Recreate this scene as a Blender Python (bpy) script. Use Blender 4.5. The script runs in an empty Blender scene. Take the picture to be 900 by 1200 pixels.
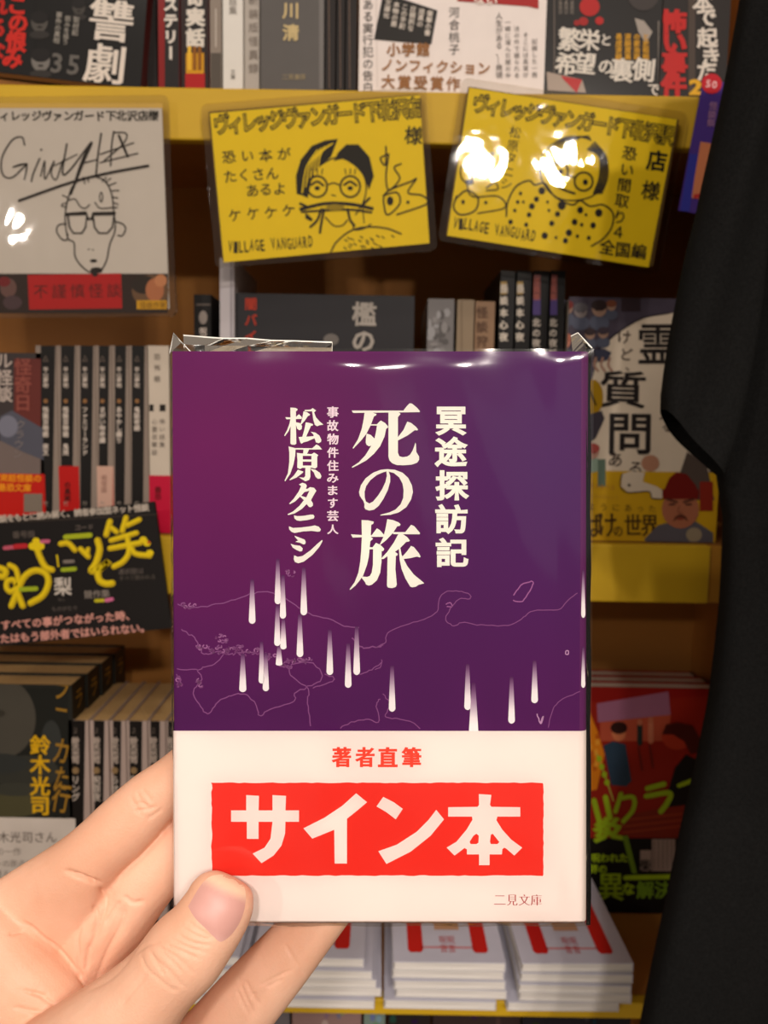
import bpy, bmesh, math, random
import numpy as np
from mathutils import Vector, Matrix
from mathutils.geometry import delaunay_2d_cdt
from mathutils.bvhtree import BVHTree

random.seed(7); np.random.seed(7)
SC = bpy.context.scene
COL = SC.collection

# ------------------------------------------------------------------ camera
FPX = 1000.0                       # focal length in pixels of the 900x1200 frame
CAM = Vector((0, 0, 1.35))
PITCH, ROLL = math.radians(6.5), math.radians(1.0)
FWD = Vector((0, math.cos(PITCH), -math.sin(PITCH)))
_r0 = Vector((1, 0, 0)); _u0 = Vector((0, math.sin(PITCH), math.cos(PITCH)))
RIGHT = _r0*math.cos(ROLL) + _u0*math.sin(ROLL)
UP = _u0*math.cos(ROLL) - _r0*math.sin(ROLL)
cd = bpy.data.cameras.new('camera'); cam = bpy.data.objects.new('camera', cd); COL.objects.link(cam)
M = Matrix((RIGHT, UP, -FWD)).transposed().to_4x4(); M.translation = CAM
cam.matrix_world = M
cd.sensor_fit = 'VERTICAL'; cd.sensor_height = 36.0; cd.lens = 36.0*FPX/1200.0
cd.clip_start = 0.01
cd.dof.use_dof = True; cd.dof.focus_distance = 0.222; cd.dof.aperture_fstop = 24.0
SC.camera = cam

# ------------------------------------------------------------------ world, lamps, exposure
w = bpy.data.worlds.new('world'); SC.world = w; w.use_nodes = True
w.node_tree.nodes['Background'].inputs[0].default_value = (1.0, 0.80, 0.62, 1)
w.node_tree.nodes['Background'].inputs[1].default_value = 0.27

def area(name, loc, target, size, power, color, sizey=None):
    l = bpy.data.lights.new(name, 'AREA'); l.energy = power; l.color = color; l.size = size
    if sizey: l.shape = 'RECTANGLE'; l.size_y = sizey
    else: l.shape = 'DISK'
    o = bpy.data.objects.new(name, l); COL.objects.link(o); o.location = loc
    o.rotation_euler = (Vector(target)-Vector(loc)).to_track_quat('-Z', 'Y').to_euler()
    return o
WARM = (1.0, 0.90, 0.80)
for lx, ly, lp in ((-1.57, -2.3, 12), (0.41, -2.5, 18), (0.73, -2.4, 16), (0.98, -2.6, 14)): area('ceiling_lamp', (lx, ly, 2.12 if lx < 0 else 2.56), (0.05, 0.6, 1.35), 0.09 if lx < 0 else 0.10, lp, WARM)
area('ceiling_lamp', (-0.75, -1.3, 2.75), (-0.1, 0.45, 1.35), 0.30, 6, WARM)
area('ceiling_lamp', (0.22, -0.35, 2.75), (0.12, 0.66, 1.62), 0.18, 4, WARM)
area('bluish_panel', (1.1, -3.6, 1.9), (0.1, 0.2, 1.3), 1.3, 1.2, (0.80, 0.86, 1.0), 0.9)  # unseen bluish panel, added for the soft reflection on the clear wrap
l = bpy.data.lights.new('book_spot', 'SPOT'); l.energy = 105; l.color = (1.0, 0.92, 0.86); l.spot_size = math.radians(13); l.spot_blend = 1.0; l.shadow_soft_size = 0.07  # narrow spot added to brighten the held book and hand over the shelf
o = bpy.data.objects.new('book_spot', l); COL.objects.link(o); o.location = (-0.10, -1.9, 2.55)
o.rotation_euler = (Vector((0.0, 0.21, 1.28))-o.location).to_track_quat('-Z', 'Y').to_euler()
SC.view_settings.view_transform = 'Standard'; SC.view_settings.look = 'None'
SC.view_settings.gamma = 1; SC.view_settings.use_curve_mapping = False
SC.view_settings.exposure = 0.0

# ------------------------------------------------------------------ helpers: rays, colours
def ray(px, py): return FWD + RIGHT*((px-450)/FPX) + UP*((600-py)/FPX)
def C(px, py, D): return CAM + ray(px, py)*D
def PY(px, py, Y):
    r = ray(px, py); return CAM + r*(Y/r.y)
def PZ(px, py, Z):
    r = ray(px, py); return CAM + r*((Z-CAM.z)/r.z)
def lin(c):
    c = np.asarray(c, float)/255.0
    return tuple(np.where(c <= 0.04045, c/12.92, ((c+0.055)/1.055)**2.4))
def mixc(a, b, t): return tuple(a[i]*(1-t)+b[i]*t for i in range(3))

# ------------------------------------------------------------------ materials
MATS = {}
def newmat(name):
    m = bpy.data.materials.new(name); m.use_nodes = True
    nt = m.node_tree; nt.nodes.clear()
    out = nt.nodes.new('ShaderNodeOutputMaterial')
    MATS[name] = m
    return m, nt, out
def N(nt, t, **kw):
    n = nt.nodes.new(t)
    for k, v in kw.items():
        if k in n.inputs: n.inputs[k].default_value = v
        else: setattr(n, k, v)
    return n
def noise_col(nt, c1, c2, scale, coords='Object', detail=4, stretch=(1, 1, 1)):
    tc = N(nt, 'ShaderNodeTexCoord'); mp = N(nt, 'ShaderNodeMapping'); mp.inputs['Scale'].default_value = stretch
    nz = N(nt, 'ShaderNodeTexNoise'); nz.inputs['Scale'].default_value = scale; nz.inputs['Detail'].default_value = detail
    cr = N(nt, 'ShaderNodeValToRGB')
    cr.color_ramp.elements[0].position = 0.35; cr.color_ramp.elements[1].position = 0.65
    cr.color_ramp.elements[0].color = (*c1, 1); cr.color_ramp.elements[1].color = (*c2, 1)
    nt.links.new(tc.outputs[coords], mp.inputs[0]); nt.links.new(mp.outputs[0], nz.inputs['Vector']); nt.links.new(nz.outputs['Fac'], cr.inputs[0])
    return cr, nz
def simple(name, c1, c2=None, scale=20, rough=0.6, bump=0.0, bscale=200, stretch=(1, 1, 1), spec=0.5, coat=0, sss=0):
    m, nt, out = newmat(name)
    b = N(nt, 'ShaderNodeBsdfPrincipled')
    b.inputs['Roughness'].default_value = rough; b.inputs['Specular IOR Level'].default_value = spec
    b.inputs['Coat Weight'].default_value = coat; b.inputs['Coat Roughness'].default_value = 0.12
    cr, nz = noise_col(nt, lin(c1), lin(c2 or c1), scale, stretch=stretch)
    nt.links.new(cr.outputs[0], b.inputs['Base Color'])
    if bump:
        tc = N(nt, 'ShaderNodeTexCoord'); mp = N(nt, 'ShaderNodeMapping'); mp.inputs['Scale'].default_value = stretch
        n2 = N(nt, 'ShaderNodeTexNoise'); n2.inputs['Scale'].default_value = bscale
        bp = N(nt, 'ShaderNodeBump'); bp.inputs['Strength'].default_value = bump; bp.inputs['Distance'].default_value = 0.001
        nt.links.new(tc.outputs['Object'], mp.inputs[0]); nt.links.new(mp.outputs[0], n2.inputs['Vector'])
        nt.links.new(n2.outputs['Fac'], bp.inputs['Height']); nt.links.new(bp.outputs[0], b.inputs['Normal'])
    if sss:
        b.inputs['Subsurface Weight'].default_value = sss
        b.inputs['Subsurface Radius'].default_value = (1.0, 0.35, 0.2); b.inputs['Subsurface Scale'].default_value = 0.003
    nt.links.new(b.outputs[0], out.inputs[0])
    return m
def printmat(name, rough, coat, var=0.06, spec=0.4, gamma=1.0):
    """printed paper: the ink colour is stored per face, with slight paper mottling"""
    m, nt, out = newmat(name)
    b = N(nt, 'ShaderNodeBsdfPrincipled'); b.inputs['Roughness'].default_value = rough
    b.inputs['Coat Weight'].default_value = coat; b.inputs['Coat Roughness'].default_value = 0.15
    b.inputs['Specular IOR Level'].default_value = spec
    at = N(nt, 'ShaderNodeAttribute'); at.attribute_name = 'Col'
    tc = N(nt, 'ShaderNodeTexCoord'); nz = N(nt, 'ShaderNodeTexNoise'); nz.inputs['Scale'].default_value = 60; nz.inputs['Detail'].default_value = 5
    mr = N(nt, 'ShaderNodeMapRange'); mr.inputs['To Min'].default_value = 1-var; mr.inputs['To Max'].default_value = 1+var
    mx = N(nt, 'ShaderNodeVectorMath', operation='SCALE'); gm = N(nt, 'ShaderNodeGamma'); gm.inputs[1].default_value = gamma
    nt.links.new(tc.outputs['Object'], nz.inputs['Vector']); nt.links.new(nz.outputs['Fac'], mr.inputs['Value'])
    nt.links.new(at.outputs['Color'], gm.inputs[0]); nt.links.new(gm.outputs[0], mx.inputs[0]); nt.links.new(mr.outputs[0], mx.inputs['Scale'])
    nt.links.new(mx.outputs[0], b.inputs['Base Color']); nt.links.new(b.outputs[0], out.inputs[0])
    return m
PRINT = printmat('printed_cover', 0.5, 0.05, 0.06, 0.2, 1.14)
PRINT_MATTE = printmat('printed_card', 0.6, 0.0, 0.04, 0.2, 1.08)
OBI = printmat('obi_paper', 0.5, 0.0, 0.01, 0.3)
PURPLE = printmat('purple_cover_print', 0.5, 0.0, 0.03, 0.08)
NAILM = printmat('thumb_nail', 0.42, 0.0, 0.03, 0.4)
PAGES = simple('page_edges', (226, 214, 196), (206, 190, 166), 900, 0.85, 0.4, 900, (0.02, 1, 1))
PAGES_WHITE = simple('white_page_edges', (222, 216, 210), (204, 198, 192), 900, 0.85, 0.4, 900, (0.02, 1, 1))
PAGES_TAN = simple('tan_page_edges', (196, 160, 104), (172, 134, 82), 900, 0.85, 0.4, 900, (1, 1, 0.02))
YELLOW = simple('yellow_painted_wood', (206, 166, 8), (194, 154, 6), 14, 0.6, 0.15, 260, (0.4, 1, 1))
BROWN = simple('brown_wood', (170, 112, 42), (150, 96, 34), 10, 0.7, 0.2, 200, (0.15, 1, 1))
BLACKCLOTH = simple('black_cotton', (28, 28, 28), (22, 22, 22), 700, 0.95, 0.5, 1600, spec=0.05)
FLOORM = simple('floor_vinyl', (150, 140, 128), (128, 118, 106), 6, 0.5)
WALLM = simple('plain_wall', (200, 186, 160), (190, 176, 150), 5, 0.9)
LIDM = simple('hook_steel', (150, 150, 150), (130, 130, 130), 50, 0.35)

def film(name, rough, bumpd, bscale, tint=(1, 1, 1), fac_add=0.0, stretch=(1, 1, 1)):
    m, nt, out = newmat(name)
    tr = N(nt, 'ShaderNodeBsdfTransparent'); tr.inputs[0].default_value = (*tint, 1)
    gl = N(nt, 'ShaderNodeBsdfGlossy'); gl.inputs['Roughness'].default_value = rough
    fr = N(nt, 'ShaderNodeFresnel'); fr.inputs[0].default_value = 1.5
    ad = N(nt, 'ShaderNodeMath', operation='ADD'); ad.inputs[1].default_value = fac_add; ad.use_clamp = True
    mx = N(nt, 'ShaderNodeMixShader')
    tc = N(nt, 'ShaderNodeTexCoord'); mp = N(nt, 'ShaderNodeMapping'); mp.inputs['Scale'].default_value = stretch
    nz = N(nt, 'ShaderNodeTexNoise'); nz.inputs['Scale'].default_value = bscale; nz.inputs['Detail'].default_value = 2; nz.inputs['Distortion'].default_value = 0.6
    bp = N(nt, 'ShaderNodeBump'); bp.inputs['Strength'].default_value = 1.0; bp.inputs['Distance'].default_value = bumpd
    nt.links.new(tc.outputs['Object'], mp.inputs[0]); nt.links.new(mp.outputs[0], nz.inputs['Vector'])
    nt.links.new(nz.outputs['Fac'], bp.inputs['Height'])
    nt.links.new(bp.outputs[0], gl.inputs['Normal']); nt.links.new(bp.outputs[0], fr.inputs['Normal'])
    nt.links.new(fr.outputs[0], ad.inputs[0]); nt.links.new(ad.outputs[0], mx.inputs[0])
    nt.links.new(tr.outputs[0], mx.inputs[1]); nt.links.new(gl.outputs[0], mx.inputs[2]); nt.links.new(mx.outputs[0], out.inputs[0])
    return m
WRAP = film('clear_wrap', 0.09, 0.0007, 26, (0.985, 0.985, 0.985), 0.0, (1, 1, 0.6))
WRAP_EDGE = film('clear_wrap_folds', 0.10, 0.0012, 90, (0.90, 0.89, 0.86), 0.05)
LAMINATE = film('laminate_pouch', 0.03, 0.0006, 24, (0.93, 0.92, 0.90), 0.01)

# ------------------------------------------------------------------ glyph outlines (Blender's own font)
_G = {}
def glyph(ch, seg=3):
    if (ch, seg) in _G: return _G[(ch, seg)]
    c = bpy.data.curves.new('t', 'FONT'); c.body = ch; c.size = 1
    o = bpy.data.objects.new('t', c); COL.objects.link(o)
    dg = bpy.context.evaluated_depsgraph_get()
    cu = o.evaluated_get(dg).to_curve(dg)
    loops = []
    for s in cu.splines:
        bp = s.bezier_points; n = len(bp); pts = []
        for i in range(n):
            a, b = bp[i], bp[(i+1) % n]
            p0, p1, p2, p3 = (np.array(v[:2]) for v in (a.co, a.handle_right, b.co, b.handle_left))
            p1, p2, p3 = p1, np.array(b.handle_left[:2]), np.array(b.co[:2])
            chord = np.linalg.norm(p3-p0)
            if chord < 1e-6: continue
            d = p3-p0
            dev = max(abs(d[0]*(p1-p0)[1]-d[1]*(p1-p0)[0]), abs(d[0]*(p2-p0)[1]-d[1]*(p2-p0)[0]))/chord
            k = 1 if dev < 0.004 else seg
            for j in range(k):
                t = j/k
                pts.append((1-t)**3*p0+3*(1-t)**2*t*p1+3*(1-t)*t*t*p2+t**3*p3)
        if len(pts) > 2: loops.append(np.array(pts))
    o.to_curve_clear() if hasattr(o, 'to_curve_clear') else None
    bpy.data.objects.remove(o); bpy.data.curves.remove(c)
    _G[(ch, seg)] = loops
    return loops
def sarea(p): x, y = p[:, 0], p[:, 1]; return 0.5*np.sum(x*np.roll(y, -1)-np.roll(x, -1)*y)
def offset(loops, ox, oy):
    """push outlines outward (ox across, oy along): heavier verticals, lighter horizontals"""
    if not loops or (ox == 0 and oy == 0): return loops
    tot = sum(sarea(p) for p in loops); sg = 1 if tot > 0 else -1
    out = []
    for p in loops:
        e = np.roll(p, -1, 0)-p; L = np.linalg.norm(e, axis=1, keepdims=True)+1e-9
        n = np.stack([e[:, 1], -e[:, 0]], 1)/L*sg
        n0 = np.roll(n, 1, 0); b = n+n0; d = 1+np.sum(n*n0, 1, keepdims=True); b = b/np.maximum(d, 0.5)
        out.append(p+b*np.array([ox, oy]))
    return out
def tess(loops):
    """constrained triangulation that keeps what the outlines wind around (robust where strokes cross)"""
    lp = [np.asarray(l, float) for l in loops]; ctr = lp[0].mean(0); sc = max(1e-9, np.ptp(np.concatenate(lp), 0).max())
    lp = [(l-ctr)/sc for l in lp]
    vs, es = [], []
    for l in lp:
        b = len(vs); vs += [Vector((float(x), float(y))) for x, y in l]; es += [(b+i, b+(i+1) % len(l)) for i in range(len(l))]
    v, _, f, *_r = delaunay_2d_cdt(vs, es, [], 0, 1e-7)
    v = np.array([(a.x, a.y) for a in v]); f = np.array([list(t) for t in f if len(t) == 3])
    c = v[f].mean(1); wn = np.zeros(len(f), int)
    for l in lp:
        a, b = l, np.roll(l, -1, 0)
        for (x0, y0), (x1, y1) in zip(a, b):
            cr = (x1-x0)*(c[:, 1]-y0)-(c[:, 0]-x0)*(y1-y0)
            wn += ((y0 <= c[:, 1]) & (y1 > c[:, 1]) & (cr > 0)).astype(int)-((y0 > c[:, 1]) & (y1 <= c[:, 1]) & (cr < 0)).astype(int)
    return v*sc+ctr, [tuple(int(k) for k in t) for t in f[wn != 0]]

# ------------------------------------------------------------------ mesh builder
class MB:
    def __init__(s): s.v = []; s.f = []; s.c = []; s.smooth = []
    def add(s, verts, faces, col=(0.8, 0.8, 0.8), smooth=False):
        b = len(s.v); s.v += [tuple(v) for v in verts]
        for i, f in enumerate(faces):
            s.f.append([b+k for k in f])
            if isinstance(col, list): s.c.append([col[k] for k in f])
            else: s.c.append([col]*len(f))
            s.smooth.append(smooth)
    def box(s, x0, x1, y0, y1, z0, z1, col=(0.8, 0.8, 0.8)):
        v = [(x, y, z) for x in (x0, x1) for y in (y0, y1) for z in (z0, z1)]
        s.add(v, [(0, 1, 3, 2), (4, 6, 7, 5), (0, 4, 5, 1), (2, 3, 7, 6), (0, 2, 6, 4), (1, 5, 7, 3)], col)
    def build(s, name, mat, parent=None, bevel=0):
        me = bpy.data.meshes.new(name); me.from_pydata(s.v, [], s.f); me.update()
        at = me.color_attributes.new('Col', 'FLOAT_COLOR', 'CORNER')
        flat = np.array([(*c, 1.0) for f in s.c for c in f], dtype=np.float32).ravel()
        at.data.foreach_set('color', flat)
        me.polygons.foreach_set('use_smooth', np.array(s.smooth, dtype=bool))
        me.materials.append(mat)
        o = bpy.data.objects.new(name, me); COL.objects.link(o)
        if parent: o.parent = parent
        if bevel:
            md = o.modifiers.new('edge', 'BEVEL'); md.width = bevel; md.segments = 2; md.limit_method = 'ANGLE'
        return o
def catmull(p, k=6):
    p = np.asarray(p, float)
    if len(p) < 3: return p
    q = np.vstack([2*p[0]-p[1], p, 2*p[-1]-p[-2]]); out = []
    for i in range(1, len(q)-2):
        for j in range(k):
            t = j/k
            out.append(0.5*((2*q[i])+(-q[i-1]+q[i+1])*t+(2*q[i-1]-5*q[i]+4*q[i+1]-q[i+2])*t*t+(-q[i-1]+3*q[i]-3*q[i+1]+q[i+2])*t**3))
    out.append(q[-2]); return np.array(out)

class Panel:
    """printing on a flat face of a thing: outlines measured on the photograph are carried by rays onto the face y = -eps of the thing's own frame"""
    def __init__(s, root_matrix, mb, yface=0.0, eps=0.0001, zoom=(0, 0, 1.0)):
        s.Mi = root_matrix.inverted(); s.mb = mb; s.y = yface; s.eps = eps; s.z = zoom
        s.o = s.Mi @ CAM; s.R3 = s.Mi.to_3x3(); s.clip = None; s.step = 0.01; s.n = [0.0]
    def at(s, ox, oy, k): p = Panel.__new__(Panel); p.__dict__.update(s.__dict__); p.z = (ox, oy, k); return p
    def loc(s, x, y, layer):
        x = s.z[0]+x/s.z[2]; y = s.z[1]+y/s.z[2]
        d = s.R3 @ ray(x, y); yy = s.y-s.eps*(layer+s.n[0])
        q = s.o + d*((yy-s.o.y)/d.y)
        if s.clip: q.x = min(max(q.x, s.clip[0]), s.clip[1]); q.z = min(max(q.z, s.clip[2]), s.clip[3])
        return q
    def poly(s, pts, col, layer=1, holes=()):
        loops = [np.asarray(pts, float)]+[np.asarray(h, float) for h in holes]
        sg = sarea(loops[0]) > 0
        loops = [loops[0]]+[l if (sarea(l) > 0) != sg else l[::-1] for l in loops[1:]]
        s.n[0] += s.step
        v, t = tess(loops)
        s.mb.add([s.loc(x, y, layer) for x, y in v], t, lin(col))
    def grad(s, pts, cols, layer=1):
        """quad strip between left/right outline points with a printed colour per row"""
        v = []; c = []
        for (xl, xr, y), k in zip(pts, cols):
            v += [s.loc(xl, y, layer), s.loc(xr, y, layer)]; c += [lin(k), lin(k)]
        s.mb.add(v, [(2*i, 2*i+1, 2*i+3, 2*i+2) for i in range(len(pts)-1)], c)
    def rect(s, x0, y0, x1, y1, col, layer=1): s.poly([(x0, y0), (x1, y0), (x1, y1), (x0, y1)], col, layer)
    def disc(s, x, y, rx, ry, col, layer=1, n=20, rot=0):
        a = math.radians(rot)
        s.poly([(x+rx*math.cos(t)*math.cos(a)-ry*math.sin(t)*math.sin(a), y+rx*math.cos(t)*math.sin(a)+ry*math.sin(t)*math.cos(a)) for t in np.linspace(0, 2*math.pi, n, endpoint=False)], col, layer)
    def stroke(s, pts, w, col, layer=2, smooth=True, taper=0.0, closed=False):
        s.n[0] += s.step
        if closed: pts = list(pts)+[pts[0]]
        p = catmull(pts) if smooth and len(pts) > 2 else np.asarray(pts, float)
        d = np.gradient(p, axis=0); d /= np.linalg.norm(d, axis=1, keepdims=True)+1e-9
        n = np.stack([-d[:, 1], d[:, 0]], 1)
        t = np.linspace(0, 1, len(p)); ww = w*0.5*(1-taper*np.abs(2*t-1)**2)
        a = p+n*ww[:, None]; b = p-n*ww[:, None]
        v = []
        for i in range(len(p)): v += [s.loc(*a[i], layer), s.loc(*b[i], layer)]
        s.mb.add(v, [(2*i, 2*i+1, 2*i+3, 2*i+2) for i in range(len(p)-1)], lin(col))
        if w > 2.0:
            for q, sg in ((p[0], -1), (p[-1], 1)):
                if taper == 0 and not closed: s.disc(q[0], q[1], w*0.5, w*0.5, col, layer, 10)
    def char(s, ch, cx, cy, sx, sy, col, layer=2, ox=0, oy=0, rot=0, fit=False, seg=2, shear=0):
        lp = offset(glyph(ch, seg), ox, oy)
        if not lp: return
        allp = np.concatenate(lp)
        if fit: mn, mx = allp.min(0), allp.max(0); c0 = (mn+mx)/2; sc = np.array([sx, sy])/(mx-mn)
        else:
            c0 = np.array([0.5, 0.38]) if ord(ch) > 0x2000 else np.array([(allp[:, 0].min()+allp[:, 0].max())/2, 0.35]); sc = np.array([sx, sy])
        a = math.radians(rot); ca, sa = math.cos(a), math.sin(a)
        def T(p):
            q = (p-c0)*sc; x = q[:, 0]+shear*q[:, 1]; y = -q[:, 1]
            return np.stack([cx+x*ca-y*sa, cy+x*sa+y*ca], 1)
        try: s_loops = [T(l) for l in lp]; v, t = tess(s_loops)
        except Exception: return
        s.n[0] += s.step*.2
        s.mb.add([s.loc(x, y, layer) for x, y in v], t, lin(col))
    def text(s, st, x, y, size, col, vert=False, rot=0, bold=0.0, layer=2, pitch=None, sy=None, jitter=0, seg=2):
        """x, y = centre of the first character; vert runs downward; rot turns the whole line"""
        sy = sy or size; a = math.radians(rot); adv = 0
        for ch in st:
            r = rot+random.uniform(-jitter, jitter)*12
            if ch != ' ':
                half = adv
                if vert: px, py = x-math.sin(a)*half, y+math.cos(a)*half
                else: px, py = x+math.cos(a)*half, y+math.sin(a)*half
                px += random.uniform(-1, 1)*jitter*size*0.08; py += random.uniform(-1, 1)*jitter*size*0.08
                rr = r+90 if (vert and ch in 'ー—-') else r
                s.char(ch, px, py, size, sy, col, layer, bold, bold, rr, seg=seg)
            adv += (pitch if pitch else (sy if vert else size))*(1.0 if ord(ch) > 0x2000 or vert else 0.62)

def empty(name, Mw, label=None, cat=None, group=None):
    o = bpy.data.objects.new(name, None); COL.objects.link(o); o.matrix_world = Mw; o.empty_display_size = 0.02
    if label: o['label'] = label
    if cat: o['category'] = cat
    if group: o['group'] = group
    return o
def tag(o, label, cat, group=None):
    o['label'] = label; o['category'] = cat
    if group: o['group'] = group
    return o
def TM(loc, rz=0, rx=0, ry=0):
    return Matrix.Translation(loc) @ Matrix.Rotation(math.radians(rz), 4, 'Z') @ Matrix.Rotation(math.radians(ry), 4, 'Y') @ Matrix.Rotation(math.radians(rx), 4, 'X')

# ------------------------------------------------------------------ book builder
BT = 0.0006
class Book:
    """front='face': the cover looks at -y, spine on the right; front='spine': the spine looks at -y"""
    def __init__(s, label, Mw, w, t, h, col, front='face', name='paperback', cat='book', group=None, pages=PAGES, spine=None, pinset=0.0015, side=None):
        Mw = Matrix.Translation((0, 0, .0006)) @ Mw
        s.root = empty(name, Mw, label, cat, group); s.M = Mw; s.w, s.t, s.h = w, t, h
        s.cover = MB(); s.pm = MB(); s.pages = pages; s.obi = None
        c = lin(col); sc = lin(spine) if spine else c; sd = lin(side) if side else c
        if front == 'face':
            s.cover.box(-w/2, w/2, 0, BT, 0, h, c); s.cover.box(-w/2, w/2, t-BT, t, 0, h, sd)
            s.cover.box(w/2-BT, w/2, BT, t-BT, 0, h, sc)
            s.pm.box(-w/2+.0015, w/2-BT, BT, t-BT, pinset, h-pinset)
        else:
            s.cover.box(-w/2, w/2, 0, BT, 0, h, sc); s.cover.box(-w/2, -w/2+BT, BT, t, 0, h, sd); s.cover.box(w/2-BT, w/2, BT, t, 0, h, sd)
            s.pm.box(-w/2+BT, w/2-BT, BT, t-.0015, pinset, h-pinset)
        s.front = front
        s.p = Panel(Mw, s.cover, 0.0, 0.0002); s.p.clip = (-w/2, w/2, 0.0002, h)
    def band(s, z0, z1, col, name='obi_band', mat=None):
        """paper belly band around the book; returns its printing panel"""
        m = MB(); e = 0.0005; c = lin(col)
        for a in ((-s.w/2-e, s.w/2+e, -e, 0), (-s.w/2-e, s.w/2+e, s.t, s.t+e), (s.w/2, s.w/2+e, 0, s.t), (-s.w/2-e, -s.w/2, 0, s.t)):
            m.box(a[0], a[1], a[2], a[3], z0, z1, c)
        s.obi = (m, name, mat or PRINT)
        s.po = Panel(s.M, m, -e, 0.0002); s.po.clip = (-s.w/2, s.w/2, z0+.0002, z1)
        return s.po
    def done(s, mat=None):
        s.cover.build('cover', mat or PRINT, s.root); s.pm.build('page_block', s.pages, s.root)
        if s.obi: s.obi[0].build(s.obi[1], s.obi[2], s.root)
        return s.root

# ================================================================== setting
Z1 = PY(450, 107, .68).z; Z1B = PY(450, 168, .68).z
Z2 = PY(450, 634, .68).z; Z2B = PY(450, 701, .68).z
Z3 = PY(600, 1174, .68).z; Z3B = PY(600, 1192, .68).z
Z4 = Z3-0.246
XL, XR = -0.80, 0.335
YF, YB = 0.68, 0.90
m = MB(); m.box(-2.5, 2.5, -4.5, 1.0, -0.05, 0, (.5, .5, .5)); o = m.build('floor', FLOORM); o['kind'] = 'structure'
m = MB(); m.box(-2.5, 2.5, 0.93, 1.0, 0, 2.9); o = m.build('wall_back', WALLM); o['kind'] = 'structure'

shelf = empty('bookshelf', TM((0, YF, 0)), 'tall brown wooden bookshelf with yellow painted shelf fronts', 'bookshelf')
shelf.matrix_world = Matrix.Identity(4); shelf.location = (0, 0, 0)
m = MB(); m.box(XL, XR+.018, YB, YB+.012, 0.02, 2.1); m.build('back_panel', BROWN, shelf)
for x0 in (XL-.018, XR):
    m = MB(); m.box(x0, x0+.018, YF+.004, YB, 0, 2.1); m.build('upright', BROWN, shelf, 0.001)
def board(zt, zb, lipcol=YELLOW, yf=YF, xe=None):
    m = MB(); m.box(XL, XR, yf+.0125, YB, max(zb, zt-.018), zt); b = m.build('shelf_board', BROWN, shelf)
    m = MB(); m.box(XL, xe or XR, yf, yf+.012, zb, zt+.0005); m.build('yellow_lip', lipcol, b, 0.0015)
    if xe: m = MB(); m.box(xe+.0005, XR, yf+.003, yf+.012, zb, zt); m.build('lip_end', simple('ochre_wood', (176, 122, 20), (160, 108, 16), 14, .7), b, 0.0015)
board(Z1, Z1B); board(Z2, Z2B, xe=PY(832, 670, .68).x); board(Z3, Z3B); board(Z4, Z4-.03)
m = MB(); m.box(XL, XR, YF, YB, 2.08, 2.1); m.build('top_board', BROWN, shelf)

def facebook(label, px0, px1, py_top, py_bot, Y, t, col, tilt=0, h=None, z=None, w=None, **kw):
    """a face-out book whose front face spans these columns at depth Y"""
    a = PY(px0, py_bot, Y); b = PY(px1, py_bot, Y)
    zb = z if z is not None else (a.z+b.z)/2
    hh = h or PY((px0+px1)/2, py_top, Y).z-zb
    return Book(label, TM(((a.x+b.x)/2, Y, zb), ry=tilt), w or (b.x-a.x), t, hh, col, 'face', **kw)
def spinebook(label, px0, px1, zb, py_top, Y, depth, col, h=None, **kw):
    a = PY(px0, 500 if py_top > 300 else 60, Y); b = PY(px1, 500 if py_top > 300 else 60, Y)
    hh = h or PY((px0+px1)/2, py_top, Y).z-zb
    return Book(label, TM(((a.x+b.x)/2, Y, zb)), (b.x-a.x)-.0004, depth, hh, col, 'spine', **kw)

BLK = (21, 18, 17); WHT = (232, 222, 210); RED = (190, 34, 26); YEL = (238, 204, 20)
INK = (28, 24, 16)

# ================================================================== TOP SHELF
G1 = 'books on the top shelf'
# leaning black book at far left
zb = Z1+.012
a0 = PY(-30, 82, .70); a1 = PY(157, 99, .70)
b = Book('black true-crime book with big white title leaning at the far left of the top shelf', TM(((a0.x+a1.x)/2, .70, Z1+.0115), ry=5.4), .135, .016, .19, BLK, 'face', group=G1, spine=(110, 40, 34))
p = b.p.at(0, 0, 3.4615)
p.rect(-40, -200, 140, 330, (22, 20, 20), 1)
for ch, x, y in (('こ', 70, 20), ('の', 74, 92), ('恨', 66, 168), ('み', 50, 236)): p.char(ch, x, y, 84, 84, (205, 48, 36), 3, .05, .05, 6)
for ch, x, y in (('れ', -10, 20), ('る', -14, 110), ('な', -20, 200)): p.char(ch, x, y, 84, 84, (190, 40, 30), 3, .05, .05, 6)
for x, y, r, g in ((160, 90, 34, 90), (165, 245, 38, 128), (320, 30, 26, 80)):
    p.disc(x, y, r, r*1.2, (g, g-4, g-8), 2); p.disc(x, y-r*0.6, r*1.05, r*0.75, (34, 30, 30), 3); p.disc(x, y+r*1.5, r*1.2, r*.5, (58, 54, 52), 2)
    p.disc(x-r*.35, y, r*.16, r*.1, (30, 28, 28), 4); p.disc(x+r*.35, y, r*.16, r*.1, (30, 28, 28), 4); p.disc(x, y+r*.55, r*.3, r*.1, (44, 36, 34), 4)
p.text('事件の真相', 240, 60, 26, (150, 145, 138), True, 6, .03, 3); p.text('怨みを追う', 275, 75, 24, (150, 145, 138), True, 6, .03, 3); p.text('取材記', 310, 80, 26, (150, 145, 138), True, 6, .03, 3)
p.text('35', 230, 255, 110, (112, 108, 104), False, 6, .02, 3)
for ch, x, y, s in (('復', 470, -130, 190), ('讐', 452, 82, 188), ('劇', 428, 258, 178)): p.char(ch, x, y, s, s*.95, (226, 216, 206), 4, .02, .012, 6)
b.done()
def plainspine(label, x0, x1, Y, top, col, side=None, h=.19, fn=None, depth=.13, z=None, group=G1, **kw):
    b = spinebook(label, x0, x1, z if z is not None else Z1, top, Y, depth, col, h=h, group=group, side=side, **kw)
    if fn: fn(b.p)
    b.done()
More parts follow.
